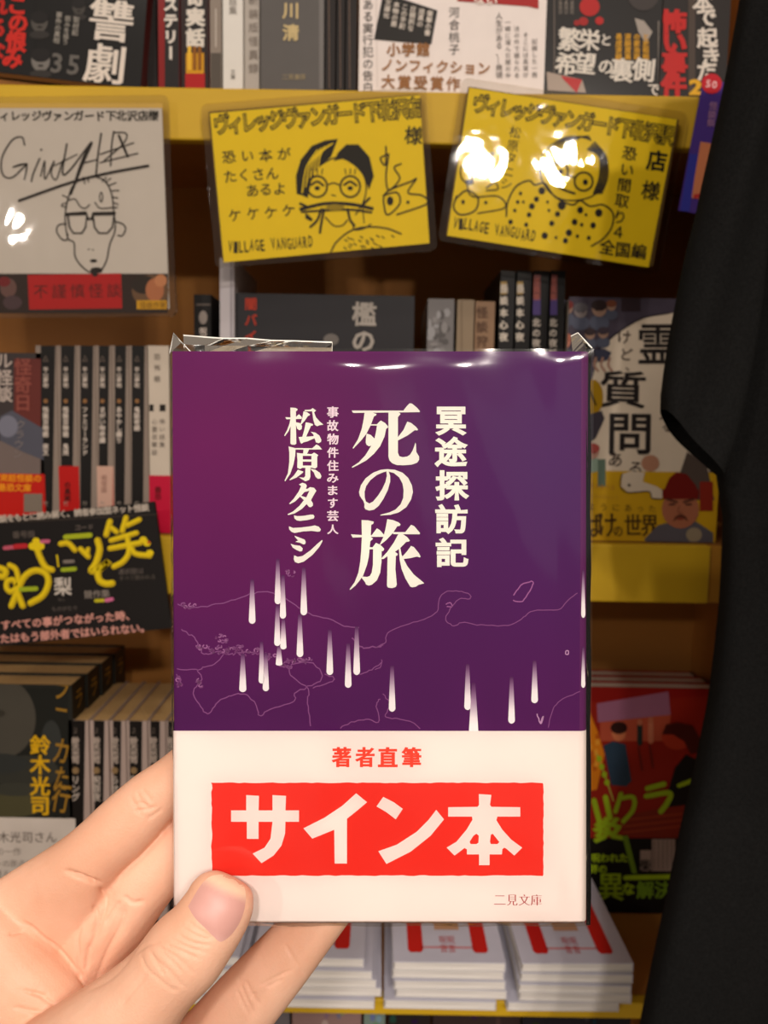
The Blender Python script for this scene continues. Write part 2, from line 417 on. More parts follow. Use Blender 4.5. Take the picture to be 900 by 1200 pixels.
plainspine('thin dark paperback spine in the gap beside the leaning book', 172, 184, .715, 0, (38, 30, 28))
def f(p):
    p.rect(185, -120, 193, 104, (142, 24, 24)); p.rect(193, -120, 209, 104, (40, 34, 34))
    p.text('ミステリー', 200, -14, 17, (222, 214, 206), True, 0, .05, 3, pitch=19)
plainspine('red-edged black spine lettered in white katakana on the top shelf', 185, 211, .70, 0, (70, 20, 20), (150, 24, 24), fn=f)
def f(p):
    p.rect(217, -120, 240, 86, (44, 40, 40)); p.rect(218, 62, 239, 86, (214, 160, 20)); p.rect(217, 86, 240, 106, (180, 28, 28))
    p.text('怪奇実話', 229, -28, 22, (222, 214, 204), True, 0, .05, 3, pitch=24)
    for k in range(3): p.rect(220+k*6, 54, 224+k*6, 82, (150, 96, 14) if k else (236, 190, 60), 3)
plainspine('black spine with white title, yellow block and red foot on the top shelf', 212, 245, .70, 0, (52, 30, 28), (150, 24, 24), fn=f)
plainspine('narrow grey mottled spine left of the white book on the top shelf', 246, 260, .70, 0, (150, 138, 128), fn=lambda p: (p.rect(247, 62, 259, 104, (96, 88, 80)), p.stroke([(253, 10), (253, 55)], 2, (190, 180, 170))))
plainspine('white paperback spine beside the grey hardcover on the top shelf', 261, 285, .70, 0, (226, 222, 216), fn=lambda p: (p.text('怪談実話集', 273, -28, 10, (150, 144, 138), True, 0, 0, 3), p.text('文庫', 273, 84, 6, (120, 114, 108), True)))
plainspine('pale grey booklet spine leaning against the grey hardcover', 286, 304, .703, 0, (184, 176, 168), fn=lambda p: p.text('新装版怪異録', 297, 0, 12, (140, 130, 122), True, 0, 0, 3, pitch=16))
plainspine('thick slate grey hardcover spine with gold lettering on the top shelf', 305, 380, .70, 0, (104, 100, 98), fn=lambda p: (p.rect(374, -120, 379, 104, (128, 124, 122)), p.text('川', 341, 12, 20, (206, 186, 140), True, 0, .03, 3), p.text('清', 341, 38, 20, (206, 186, 140), True, 0, .03, 3), p.text('二見書房', 334, 90, 7, (176, 160, 124), False, 0, 0, 3)))
for k, (x0, x1, nm) in enumerate(((381, 393, 'nearest the grey hardcover'), (394, 404, 'second from the grey hardcover'), (405, 418, 'nearest the white award book'))):
    plainspine('thin black booklet spine %s on the top shelf' % nm, x0, x1, .702+.004*(k % 2), 0, (40, 32, 30), (70, 52, 44), fn=lambda p, x=x0: p.stroke([(x+4, -60), (x+5, 104)], 1.2, (112, 92, 80)))
# white award book
b = facebook('white nonfiction award book with brown lettering standing face out on the top shelf', 420, 637, -170, 107, .70, .018, (238, 228, 224), z=Z1, h=.19, group=G1)
p = b.p.at(400, 0, 3.4615)
p.text('ある実行犯の告白', 108, 18, 46, (70, 64, 62), True, 0, 0, 3, pitch=48)
p.stroke([(140, -100), (146, 355)], 1.5, (196, 184, 176), 2)
p.poly([(170, -30), (390, 42), (365, 180), (132, 160)], (40, 35, 32), 2)
for k in range(6): p.text(['文庫化', '本物の悪', 'この手記', '圧倒的な', '迫真の', '衝撃の書'][k], 190+k*34, 10+k*9, 26, (216, 206, 196), True, 8, .02, 4)
p.text('河合桃子', 458, 50, 46, (64, 60, 58), True, 0, 0, 3, pitch=50)
p.text('小学館', 212, 200, 56, (160, 112, 62), False, 0, .03, 5, pitch=60)
p.text('ノンフィクション', 186, 262, 56, (168, 118, 66), False, 2, .02, 5)
p.text('大賞受賞作', 190, 330, 58, (160, 112, 62), False, 2, .02, 5, pitch=66)
p.poly([(470, -100), (800, -100), (800, 36), (760, 26), (470, 4)], (176, 36, 34), 2)
p.text('ない', 560, -4, 50, (236, 224, 216), False, 4, .03, 4)
for k, st in enumerate(('人生がある、—商領', '一瞬に潜んだ闇の中', '法の外で語られる', 'そこには真実が', '記録した一冊')):
    p.text(st, 640+k*36, 64+k*26, 30 if k == 0 else 24, (96, 88, 84), True, 0, 0, 3, pitch=30 if k == 0 else 27)
b.done()
# black hope-and-prosperity book
b = facebook('black face-out book with white and gold title and suited figure, top shelf', 637, 771, -170, 109, .70, .018, (38, 33, 32), z=Z1, h=.19, group=G1)
p = b.p.at(620, 0, 3.2143)
p.stroke([(95, -100), (95, 300)], 4, (120, 108, 100), 2, False); p.stroke([(488, 80), (492, 350)], 4, (150, 140, 132), 2, False)
p.disc(228, 25, 38, 36, (186, 32, 30), 2); p.disc(265, 78, 16, 15, (186, 32, 30), 2); p.disc(205, 80, 18, 16, (170, 30, 28), 2); p.disc(180, 86, 12, 11, (160, 28, 26), 2)
p.disc(430, -20, 60, 60, (70, 62, 60), 2); p.poly([(398, 68), (432, 78), (465, 120), (440, 165), (412, 120)], (170, 160, 152), 2)
for ch, x, y, s in (('繁', 152, 148, 88), ('栄', 228, 150, 80), ('と', 290, 150, 46), ('希', 140, 240, 84), ('望', 212, 238, 82), ('の', 290, 250, 62), ('裏', 350, 264, 88), ('側', 432, 262, 88), ('で', 470, 336, 50)): p.char(ch, x, y, s, s*1.05, (226, 218, 208), 4, .03, .02, 6)
for k in range(4): p.text(['経済成長', '高度経済', '政治家の', '昭和史と'][k][::-1], 338+k*34, 138, 25, (204, 154, 28), True, 0, .04, 3)
for k in range(3): p.text('国家の裏面史', 118+k*22, -40, 17, (150, 140, 132), True, 0, 0, 3)
p.poly([(66, 270), (120, 282), (200, 300), (215, 350), (70, 340)], (176, 160, 148), 2); p.poly([(120, 285), (200, 300), (180, 350), (130, 300)], (190, 30, 28), 3)
b.done()
b = facebook('black book with red and white vertical title at the right end of the top shelf', 772, 850, -170, 111, .70, .016, (44, 36, 34), z=Z1, h=.19, group=G1)
p = b.p.at(620, 0, 3.2143)
for ch, x, y in (('怖', 545, 80), ('い', 548, 160), ('事', 548, 238), ('件', 545, 320)): p.char(ch, x, y, 96, 90, (196, 34, 30), 4, .06, .05)
p.rect(600, -200, 626, 350, (84, 70, 62), 2)
for ch, x, y in (('日', 672, -80), ('本', 655, 8), ('で', 668, 64), ('起', 672, 142), ('き', 685, 215), ('た', 668, 268)): p.char(ch, x, y, 78, 78, (224, 214, 204), 4, .035, .03)
p.char('2', 628, 328, 52, 60, (226, 176, 30), 5, .05, .05, fit=True)
b.done()

# ================================================================== MIDDLE SHELF
G2 = 'books on the middle shelf'
# left: face-out book, six black spines, a white spine
b = facebook('face-out paperback with rocky grey cover and red band, left end of middle shelf', -60, 54, 414, 634, .70, .014, (70, 62, 62), z=Z2, group=G2)
p = b.p.at(0, 390, 4.2857)
p.poly([(-200, 560), (0, 545), (80, 480), (150, 470), (220, 640), (225, 710), (-200, 710)], (124, 110, 106), 1); p.poly([(0, 420), (60, 390), (215, 480), (222, 640), (120, 600), (0, 540)], (92, 92, 104), 2)
p.rect(70, 130, 205, 470, (110, 52, 46), 1); p.disc(40, 470, 50, 55, (128, 128, 142), 2)
p.text('ル怪談', 22, 140, 84, (190, 176, 168), True, 0, .02, 3); p.text('怪奇日', 115, 170, 90, (150, 84, 74), True, 0, .02, 3)
p.text('クラウン', 105, 460, 50, (140, 130, 128), True, 6, 0, 4)
po = b.band(0, PY(20, 556, .70).z-Z2, (196, 32, 20)); q = po.at(0, 390, 4.2857)
q.text('実話怪談の', 20, 728, 42, (232, 150, 30), False, 1, .03, 2); q.text('最恐文庫', 10, 776, 42, (232, 150, 30), False, 1, .03, 2)
q.rect(120, 808, 212, 900, (136, 124, 112), 2)
b.done()
spn = ('first', 'second', 'third', 'fourth', 'fifth', 'sixth')
tits = ('怪談百物語 夜叉', '怪談百物語 鬼哭', 'ファミリーランド', 'まがい物奇譚', 'あやかし綴り', '鬼談奇録')
for k, (x0, x1) in enumerate(((44, 68), (68, 91), (91, 113), (113, 132), (132, 152), (152, 174))):
    b = spinebook('black bunko spine with small white title, %s from the rocky-cover book' % spn[k], x0, x1, Z2, 406, .70, .105, (176, 160, 148), group='black horror bunko spines on the middle shelf', spine=(150, 136, 126))
    xs = (x0, x1-7)
    b.p.rect(x0+.8, 300, x1-6, 660, (30, 26, 25), 1)
    cx = (x0+x1-5)/2
    b.p.char('△', cx, 420, 7, 9, (130, 116, 106), 3)
    b.p.text('平山夢明', cx, 433, 6.2, (196, 184, 174), True, 0, .03, 3); b.p.disc(cx, 470, 2.6, 2.6, (150, 110, 70), 3)
    b.p.text(tits[k], cx, 480, 7.2, (206, 194, 184), True, 0, .03, 3)
    b.p.text('竹', cx, 590, 6, (160, 150, 140), True, 0, 0, 3)
    if k == 1: q = b.band(0, PY(80, 547, .70).z-Z2, (190, 26, 22)); q.text('の真実', cx+2, 568, 8, (90, 14, 12), True, 0, .03, 2)
    if k == 3: q = b.band(0, PY(120, 547, .70).z-Z2, (206, 170, 154)); q.text('呪怪談', cx+2, 560, 7, (150, 110, 100), True, 0, 0, 2); q.rect(132, 540, 134.5, 640, (180, 30, 26), 2)
    b.done()
b = spinebook('white bunko spine with pink band next to the black spines on the middle shelf', 174.5, 199, Z2, 406, .70, .105, (206, 194, 180), group=G2)
b.p.text('恐怖箱', 184, 418, 8, (120, 110, 102), True, 0, 0, 3, pitch=13); b.p.rect(175, 474, 180, 482, (40, 34, 32)); b.p.rect(187, 474, 194, 482, (40, 34, 32))
b.p.text('心霊目撃談', 181, 494, 7, (120, 110, 104), True, 0, 0, 3, pitch=9); b.p.text('怖い話集', 190, 494, 7, (120, 110, 104), True, 0, 0, 3, pitch=9)
q = b.band(0, PY(186, 558, .70).z-Z2, (196, 20, 66)); q.text('最恐', 185, 574, 8, (120, 10, 30), True, 0, .02, 2)
b.done()
# centre row behind the held book
def ms(label, x0, x1, top, Y, col, fn=None, **kw):
    b = spinebook(label, x0, x1, Z2, top, Y, .12, col, group=G2, **kw)
    if fn: fn(b.p)
    b.done()
def f(p): p.disc(238, 372, 5, 8, (150, 140, 134), 2); p.text('呪怪', 238, 388, 9, (196, 184, 176), True, 0, .03, 3); p.rect(230, 356, 247, 358, (110, 100, 94), 2)
ms('black spine with pale emblem left of the white spine on the middle shelf', 228, 248, 346, .71, (28, 24, 24), fn=f)
ms('tall narrow white paperback spine below the left yellow card', 258, 275, 303, .70, (196, 190, 194), fn=lambda p: p.stroke([(271, 300), (271, 640)], 2.5, (160, 154, 160)))
b = facebook('dark grey face-out book with pale title directly behind the held purple book', 277, 480, 346, 634, .705, .02, (52, 50, 54), z=Z2, group=G2)
p = b.p
p.text('檻の中', 427, 368, 29, (176, 168, 160), True, 2, .03, 3, pitch=31)
p.text('闇バイト', 294, 356, 15, (178, 62, 40), True, 0, .03, 3, pitch=19)
p.disc(388, 398, 9, 7, (120, 114, 110), 2)
b.done()
ms('silvery marbled spine right of the dark grey book', 498, 529, 351, .71, (128, 124, 124), fn=lambda p: [p.disc(503+random.random()*22, 360+random.random()*60, 1.5+random.random()*4, 2+random.random()*5, random.choice([(160, 158, 160), (100, 96, 96), (146, 142, 142)]), 2) for _ in range(26)])
ms('plain beige spine, first of two beside the silvery spine', 532, 552, 352, .71, (150, 132, 110), fn=lambda p: p.stroke([(541, 352), (541, 630)], 1.2, (126, 108, 88)))
ms('beige spine with faint brown title beside the tall black spines', 553, 576, 354, .71, (152, 122, 96), fn=lambda p: p.text('怪談狩り', 565, 366, 14, (104, 76, 56), True, 0, .02, 3, pitch=17))
for k, (x0, x1) in enumerate(((581, 598), (600, 617), (619, 637), (639, 656))):
    def f(p, x0=x0, x1=x1, k=k):
        cx = (x0+x1)/2+.5
        if k < 2: p.text('怪談本心夜', cx, 338, 10.5, (206, 196, 184), True, 0, .04, 3, pitch=14.2); p.rect(cx-4, 330, cx+4, 345, (168, 140, 84), 2)
        else:
            p.rect(cx-5, 322, cx+5, 350, (120, 70, 70), 2); p.rect(cx-5, 350, cx+5, 369, (88, 70, 130), 2); p.text('怪異集', cx, 330, 9, (170, 100, 90), True, 0, .02, 3); p.text('北の夜話', cx, 378, 10, (196, 186, 176), True, 0, .03, 3, pitch=12)
    ms('tall black spine with %s, %s' % ('white vertical title' if k < 2 else 'red and violet label', ('next to the beige spines', 'second from the beige spines', 'third from the beige spines', 'beside the ghost question book')[k]), x0, x1, 318, .705, (26, 22, 22), fn=f)
# ghost question book at right
b = facebook('illustrated ghost question book in white, purple and yellow at the right of the middle shelf', 655, 837, 350, 638, .70, .02, (86, 78, 92), z=Z2, group=G2, spine=(60, 44, 40))
p = b.p.at(655, 340, 4.39)
p.rect(0, 40, 800, 1330, (84, 76, 90), 1); p.rect(320, 40, 420, 110, (60, 46, 52), 2)
p.poly([(210, 310), (300, 220), (430, 145), (560, 118), (800, 120), (800, 900), (620, 1100), (300, 1060), (240, 1010), (150, 900), (160, 500)], (222, 208, 190), 2)
p.stroke([(170, 330), (300, 222), (430, 145), (570, 118)], 7, (40, 34, 40), 3)
def headf(x, y, r, hair, skin=(170, 140, 124), coat=(96, 100, 118)):
    p.disc(x, y+r*1.9, r*1.35, r*1.1, coat, 3); p.disc(x, y, r, r*1.1, skin, 4); p.disc(x, y-r*.45, r*1.1, r*.75, hair, 5)
    p.disc(x-r*.4, y+r*.2, r*.12, r*.1, (50, 40, 40), 6); p.disc(x+r*.4, y+r*.2, r*.12, r*.1, (50, 40, 40), 6)
headf(40, 90, 32, (140, 60, 56)); headf(112, 105, 34, (110, 106, 112), (150, 140, 140)); headf(208, 95, 38, (60, 46, 46)); headf(270, 80, 24, (130, 80, 60)); headf(20, 262, 40, (190, 120, 100), (206, 140, 120))
headf(160, 225, 26, (70, 56, 60)); headf(228, 220, 26, (80, 70, 80))
p.poly([(180, 310), (230, 300), (270, 320), (250, 360), (200, 370)], (74, 76, 96), 4)
for x in (190, 225, 262): p.stroke([(x, 350), (x-8, 385), (x+10, 415)], 12, (176, 140, 124), 4)
p.char('霊', 510, 275, 225, 230, (50, 44, 44), 4, .012, .012); p.char('質', 330, 510, 250, 200, (50, 44, 44), 4, .015, .015, 2); p.char('問', 365, 735, 250, 230, (50, 44, 44), 4, .015, .015, 1)
for ch, x, y, s in (('け', 335, 240, 76), ('ど', 345, 330, 70), ('、', 372, 390, 60), ('え', 545, 640, 66), ('る', 560, 700, 66), ('あ', 290, 870, 82), ('る', 395, 915, 80)): p.char(ch, x, y, s, s, (84, 70, 64), 4, .01, .01, 5)
p.disc(176, 550, 52, 90, (176, 140, 24), 4); p.stroke([(160, 520), (190, 590)], 10, (60, 46, 20), 5); p.poly([(150, 640), (220, 620), (235, 660), (190, 760), (150, 790)], (76, 70, 80), 4)
headf(170, 770+60, 36, (176, 90, 84), (190, 150, 136), (150, 170, 156)); p.rect(200, 870, 240, 1010, (110, 130, 116), 3)
p.disc(470, 890, 46, 42, (186, 140, 116), 5)
p.poly([(660, 830), (760, 900), (800, 1080), (600, 1080), (620, 950)], (96, 84, 78), 3)
po = b.band(0, PY(740, 553, .70).z-Z2, (208, 168, 34)); p = po.at(660, 560, 4.5)
p.poly([(310, -20), (360, -60), (430, -30), (420, 20), (490, 45), (530, 70), (520, 110), (470, 105), (450, 70), (340, 75), (305, 45)], (216, 202, 184), 3)
p.stroke([(310, -20), (300, 40), (340, 78), (450, 72), (468, 108), (520, 112)], 5, (60, 50, 40), 4); p.disc(348, 38, 8, 8, (60, 50, 40), 4)
p.text('怪と生きる', 150, 40, 28, (190, 140, 60), False, 6, 0, 2); p.text('きみのほんとう', 150, 95, 22, (190, 150, 60), False, 4, 0, 2)
p.text('ようにあった', 150, 152, 44, (110, 84, 30), False, 2, 0, 2, pitch=64)
for ch, x, y, s in (('お', 60, 248, 120), ('ば', 155, 250, 110), ('け', 232, 246, 110), ('の', 290, 280, 54), ('世', 368, 250, 96), ('界', 456, 250, 96)): p.char(ch, x, y, s, s*1.3, (84, 60, 26), 2, .02, .01)
p.poly([(520, 90), (560, 0), (600, -60), (650, -20), (700, 40), (715, 95)], (126, 34, 28), 4); p.rect(720, 20, 790, 175, (150, 52, 36), 2)
p.poly([(430, 320), (500, 250), (560, 235), (700, 230), (790, 290), (790, 355), (430, 355)], (104, 100, 108), 3)
p.disc(618, 165, 98, 102, (178, 116, 88), 5); p.poly([(522, 60), (716, 60), (712, 112), (525, 112)], (126, 34, 28), 6)
for sx in (-1, 1):
    p.stroke([(618+sx*18, 128), (618+sx*70, 112)], 11, (90, 56, 44), 7, False); p.disc(618+sx*44, 140, 20, 5, (80, 52, 44), 7)
p.poly([(578, 232), (590, 205), (612, 192), (628, 192), (648, 205), (660, 232), (640, 215), (600, 215)], (104, 60, 44), 7); p.disc(618, 216, 18, 7, (150, 76, 60), 8); p.stroke([(612, 150), (606, 180), (626, 184)], 5, (140, 86, 64), 7)
p.disc(690, 300, 42, 38, (160, 146, 124), 4)
b.done()

# ================================================================== BOTTOM SHELF
G3 = 'books on the bottom shelf'
# face-out copies at left: four standing one behind another
ord4 = ('frontmost', 'second', 'third', 'rearmost')
for k in range(4):
    Y = .70+k*.034
    xr = PY(84, 805, .70).x + k*.0015
    ht = PY(40, 803, .70).z-Z3
    b = Book('dark horror novel with gold author name, %s of the copies standing at the lower left' % ord4[k], TM((xr-.075, Y, Z3)), .15, .031, ht-.0006*k, (44, 44, 40), 'face', group='stacked copies of the dark horror novel', pages=PAGES_TAN, spine=(30, 26, 22), pinset=.002)
    if k == 0:
        p = b.p
        p.poly([(-60, 806), (80, 806), (80, 960), (-60, 960)], (36, 37, 33), 1)
        p.disc(4, 842, 38, 46, (82, 78, 70), 2, 30); p.disc(0, 836, 6, 4, (64, 60, 52), 3)
        for x, y, rx, ry, c in ((30, 905, 40, 20, (60, 60, 54)), (10, 940, 50, 18, (84, 80, 56)), (60, 870, 12, 26, (60, 62, 60)), (0, 895, 34, 12, (56, 58, 56)), (20, 925, 30, 8, (66, 66, 58))): p.disc(x, y, rx, ry, c, 2+(rx < 40))
        for ch, y in (('鈴', 873), ('木', 896), ('光', 921), ('司', 944)): p.char(ch, 47, y, 24, 24, (214, 170, 24), 4, .03, .02)
        for ch, y, s in (('ラ', 805, 26), ('ー', 832, 20), ('カ', 880, 26), ('た', 912, 24), ('行', 935, 28)): p.char(ch, 72, y, s*.8, s*1.3, (160, 122, 44), 4, .01, .01, 10)
        q = b.band(0, PY(40, 959, .70).z-Z3, (206, 196, 188))
        q.text('鈴木光司さん', -10, 981, 14, (110, 100, 94), False, 0, 0, 2); q.text('の幻の一作', -20, 998, 10, (150, 140, 132), False, 0, 0, 2); q.text('ホラーの原点が', -20, 1012, 9, (150, 140, 132), False, 0, 0, 2); q.text('いま甦る', -20, 1024, 9, (150, 140, 132), False, 0, 0, 2)
    # printing on the spine side
    Ms = Matrix.Translation((.075, 0, 0)) @ Matrix.Rotation(math.pi/2, 4, 'Z')
    for ch, v in (('ラ', -.016), ('ー', -.036), ('カ', -.055), ('鈴', -.10)):
        vv, t = tess(glyph(ch, 2))
        b.cover.add([Ms @ Vector((.0155+(x-.5)*.02, -.0003, b.h+v+(y-.38)*.02)) for x, y in vv], t, lin((170, 128, 44)))
    b.done()
for k, (x0, x1) in enumerate(((80, 105), (106, 128), (129, 148), (148.5, 173), (173.5, 194), (194.5, 216), (216.5, 238))):
    nm = ('next to the dark horror novels', 'second from the dark horror novels', 'third from the dark horror novels', 'fourth from the dark horror novels', 'fifth from the dark horror novels', 'sixth from the dark horror novels', 'seventh from the dark horror novels')[k]
    a = PY(x0, 900, .70); c = PY(x1, 900, .70)
    b = Book('brown-black spine with grey lettering on the bottom shelf, %s' % nm, TM(((a.x+c.x)/2, .70+.0004*k, Z3)), c.x-a.x-.0004, .108, PY(150, 846, .70).z-Z3, (176, 156, 146), 'spine', group='row of dark spines on the bottom shelf', pages=PAGES_TAN, spine=(172, 154, 146))
    b.p.rect(x0+.6, 700, x1-8.5, 1200, (26, 20, 18), 1)
    cx = (x0+x1-8)/2
    b.p.char('２', cx, 856, 8, 8, (120, 108, 100), 3); b.p.text('鈴木光司', cx, 868, 9, (166, 152, 142), True, 0, .05, 3, pitch=7.5); b.p.disc(cx, 903, 4, 4, (140, 116, 84), 3); b.p.text(('リング', '呪怨夜', 'らせん', '仄暗い', '生贄', '神々', '夜話')[k], cx, 914, 10, (180, 168, 158), True, 0, .03, 3)
    b.done()
# red manga at right
YM = .815
def mangabook(k):
    Y = YM+k*.02
    a = PY(600, 1000, Y); c = PY(832-14*k, 1000, Y)
    zt = PY(740, 806, YM).z
    return Book(('red illustrated comic with green lettering standing face out at the lower right', 'second copy of the red illustrated comic, just behind the front copy', 'rearmost copy of the red illustrated comic')[k], TM(((a.x+c.x)/2, Y, Z3)), c.x-a.x, .018, zt-Z3-.0002*k, (150, 40, 26), 'face', group='copies of the red illustrated comic', spine=(60, 40, 34))
b = mangabook(0); p = b.p.at(680, 760, 3.872)
p.rect(-300, 175, 590, 860, (158, 42, 24), 1); p.poly([(-300, 180), (600, 180), (600, 215), (-300, 260)], (150, 28, 20), 2)
p.poly([(75, 250), (400, 195), (410, 300), (80, 335)], (166, 112, 138), 3); p.poly([(90, 335), (410, 300), (400, 420), (90, 420)], (190, 92, 66), 2)
p.poly([(-40, 250), (40, 280), (80, 380), (110, 480), (75, 640), (-40, 660)], (226, 140, 28), 3)
for _ in range(16): p.disc(random.uniform(-30, 90), random.uniform(330, 620), 10, 14, random.choice([(236, 168, 60), (200, 104, 24)]), 4)
# boy in blue
p.poly([(105, 440), (150, 420), (205, 435), (232, 600), (210, 625), (140, 620)], (54, 74, 92), 5); p.disc(175, 385, 32, 36, (210, 130, 90), 6); p.disc(175, 360, 38, 28, (60, 30, 24), 7)
# small figures
for x, y, c in ((270, 370, (90, 40, 34)), (320, 360, (206, 130, 100))):
    p.disc(x, y-35, 12, 15, (196, 120, 90), 6); p.stroke([(x, y-20), (x, y+60)], 24, c if x > 300 else (52, 58, 54), 5, False); p.stroke([(x-6, y+80), (x+10, y+180)], 10, (120, 40, 30), 5, False)
# dark haired figure
p.poly([(400, 640), (430, 540), (480, 480), (560, 520), (560, 700), (400, 720)], (34, 30, 30), 5); p.disc(440, 400, 70, 60, (190, 70, 44), 6); p.poly([(370, 390), (390, 345), (440, 335), (510, 350), (545, 410), (545, 470), (500, 480), (470, 420), (420, 390)], (88, 30, 22), 7)
p.poly([(190, 760), (480, 700), (520, 760), (500, 860), (190, 850)], (140, 50, 30), 3)
for k in range(3): p.stroke([(190, 780+k*28), (460, 750+k*28)], 5, (176, 80, 44), 4, False)
p.rect(-300, 860, 590, 1330, (26, 22, 20), 4)
g = (164, 190, 34)
p.stroke([(62, 690), (88, 790)], 24, g, 8, False); p.stroke([(115, 675), (135, 770)], 24, g, 8, False)
p.stroke([(185, 660), (160, 740)], 20, g, 8, False); p.stroke([(180, 680), (240, 675), (240, 730), (195, 785)], 20, g, 8)
p.stroke([(305, 635), (380, 615)], 24, g, 8, False); p.stroke([(300, 670), (405, 655), (395, 700), (365, 740)], 24, g, 8); p.stroke([(448, 622), (512, 598)], 20, g, 8, False)
p.char('炎', 125, 820, 140, 110, g, 8, .05, .05, -6)
p.stroke([(75, 480), (100, 540), (150, 690)], 5, (196, 200, 90), 8, False); p.poly([(190, 850), (215, 850), (258, 1020), (235, 1020)], (120, 150, 40), 9)
for k in range(4): p.disc(85+k*12, 500+k*36, 12, 14, g, 8)
p.text('呪われた', 70, 950, 42, g, False, 0, .04, 8); p.text('絆の', 60, 1000, 42, g, False, 0, .04, 8)
p.rect(325, 865, 430, 1010, (170, 150, 140), 8); p.rect(272, 915, 322, 1010, (170, 150, 140), 8)
for k in range(5): p.stroke([(335+k*20, 870), (335+k*20, 1000)], 3, (110, 96, 90), 9, False)
p.char('柴', 296, 985, 50, 60, (30, 26, 24), 9, .02, .02)
p.char('異', 138, 1080, 125, 135, g, 8, .018, .012); p.char('な', 218, 1090, 60, 60, g, 8, .04, .04); p.stroke([(205, 1040), (420, 1035)], 22, g, 8, False); p.text('解決', 295, 1095, 82, (120, 150, 40), False, 0, .03, 8)
b.done()
mangabook(1).done(); mangabook(2).done()

# stacks of white books lying flat at the front of the bottom shelf
LAY = Matrix.Rotation(-math.pi/2, 4, 'X')
def layback(label, x0, x1, y, z_top, t, rz, group, art=False):
    a = PY(x0, y, .668); c = PY(x1, y, .668)
    Mw = Matrix.Translation(((a.x+c.x)/2, .668+random.uniform(-.002, .003), z_top)) @ Matrix.Rotation(math.radians(rz), 4, 'Z') @ LAY
    b = Book(label, Mw, .0945, t, .133, (196, 194, 206), 'face', group=group, side=(214, 210, 208), pages=PAGES_WHITE)
    if art:
        p = b.p; mb = b.cover
        def R(x0, x1, z0, z1, col, ly=1): mb.add([(x0, -.0002*ly, z0), (x1, -.0002*ly, z0), (x1, -.0002*ly, z1), (x0, -.0002*ly, z1)], [(0, 1, 2, 3)], lin(col))
        red = (196, 40, 36)
        for sx in (-1, 1):
            xc = sx*.0278
            mb.add([(xc-.0066, -.0002, .016), (xc-.0045, -.0002, .0125), (xc+.0045, -.0002, .0125), (xc+.0066, -.0002, .016), (xc+.0066, -.0002, .115), (xc-.0066, -.0002, .115)], [(0, 1, 2, 3, 4, 5)], lin(red))
        R(-.0225, .0225, .0185, .021, (200, 128, 130), 1); R(-.0225, .0225, .104, .115, red, 1)
        R(-.010, .012, .045, .09, (190, 150, 120), 1)
        for j in range(2):
            for i, ch in enumerate('呪言'):
                lp = glyph(ch, 2); vv, t2 = tess(lp)
                mb.add([(-.0035+j*.007+(x-.5)*.007, -.0006, .030-i*.012+(y-.38)*.012) for x, y in vv], t2, lin((190, 70, 66)))
    b.done(); return b
def stack(nm, cols, n, ztop_px, xs, base, group):
    th = .0086
    for i in range(n):
        zt = Z3+th*(i+1)
        where = ('bottom book' if i == 0 else 'topmost book' if i == n-1 else ('second' if i == 1 else 'third' if i == 2 else 'fourth' if i == 3 else 'fifth')+' book from the bottom')
        x0, x1 = xs[i]
        layback('white paperback lying flat, %s of the %s' % (where, nm), x0, x1, 1140, zt, th-.0006, random.uniform(-.8, .8) if i < n-1 else base, group, art=(i == n-1))
stack("right-hand stack", None, 5, 0, [(590, 733), (604, 746), (603, 745), (605, 747), (606, 748)], 1.5, 'white books in the right stack')
stack("stack under held book's middle", None, 5, 0, [(446, 587), (459, 600), (457, 598), (455, 596), (456, 597)], .5, 'white books in the middle stack')
stack('stack behind lowest finger', None, 5, 0, [(303, 444), (311, 452), (305, 446), (300, 441), (290, 431)], 0.0, 'white books in the left stack')
stack('stack hidden behind thumb', None, 5, 0, [(150, 290), (158, 298), (154, 294), (150, 290), (144, 284)], 0.0, 'white books in the far left stack')

# books on the shelf below: only their upper edges show
G4 = 'books on the lowest shelf in view'
for lab, x0, x1, c in (('grey book top showing under the shelf edge below the lowest finger', 250, 340, (110, 104, 108)), ('pinkish grey book top showing under the shelf edge', 342, 424, (142, 116, 112)), ('grey-green book top showing under the shelf edge', 426, 452, (120, 136, 128)), ('black book top under the middle white stack', 454, 505, (44, 36, 34)), ('dark brown book top under the middle white stack', 507, 610, (60, 46, 44)), ('navy and black book top below the right white stack', 612, 740, (40, 36, 44))):
    Y = .70; a = PY(x0, 1190, Y); c2 = PY(x1, 1190, Y)
    b = Book(lab, TM(((a.x+c2.x)/2, Y, Z4)), c2.x-a.x-.001, .02, .224, c, 'face', group=G4)
    for _ in range(7): b.p.disc(random.uniform(x0+6, x1-6), random.uniform(1182, 1215), random.uniform(2, 5), random.uniform(2, 6), tuple(min(255, v+random.randint(-24, 44)) for v in c), 2)
    b.done()

# ================================================================== CARDS ON THE SHELF LIPS
def slab_frame(corners, Y, off=0.0):
    """frame of a flat card from its four measured corners (tl, tr, br, bl) on the vertical plane at Y"""
    tl, tr, br, bl = (PY(x, y, Y) for x, y in corners)
    xa = ((tr-tl)+(br-bl)); xa.y = 0; w = xa.length/2; xa.normalize()
    za = Vector((-xa.z, 0, xa.x)); h = ((tl-bl).dot(za)+(tr-br).dot(za))/2
    ctr = (tl+tr+br+bl)/4
    Mw = Matrix((xa, Vector((0, 1, 0)), za)).transposed().to_4x4(); Mw.translation = ctr
    return Mw, w, h
def roundrect(w, h, r, n=5):
    pts = []
    for cx, cy, a0 in ((w/2-r, h/2-r, 0), (-w/2+r, h/2-r, 90), (-w/2+r, -h/2+r, 180), (w/2-r, -h/2+r, 270)):
        for k in range(n+1):
            a = math.radians(a0+90*k/n); pts.append((cx+r*math.cos(a), cy+r*math.sin(a)))
    return pts
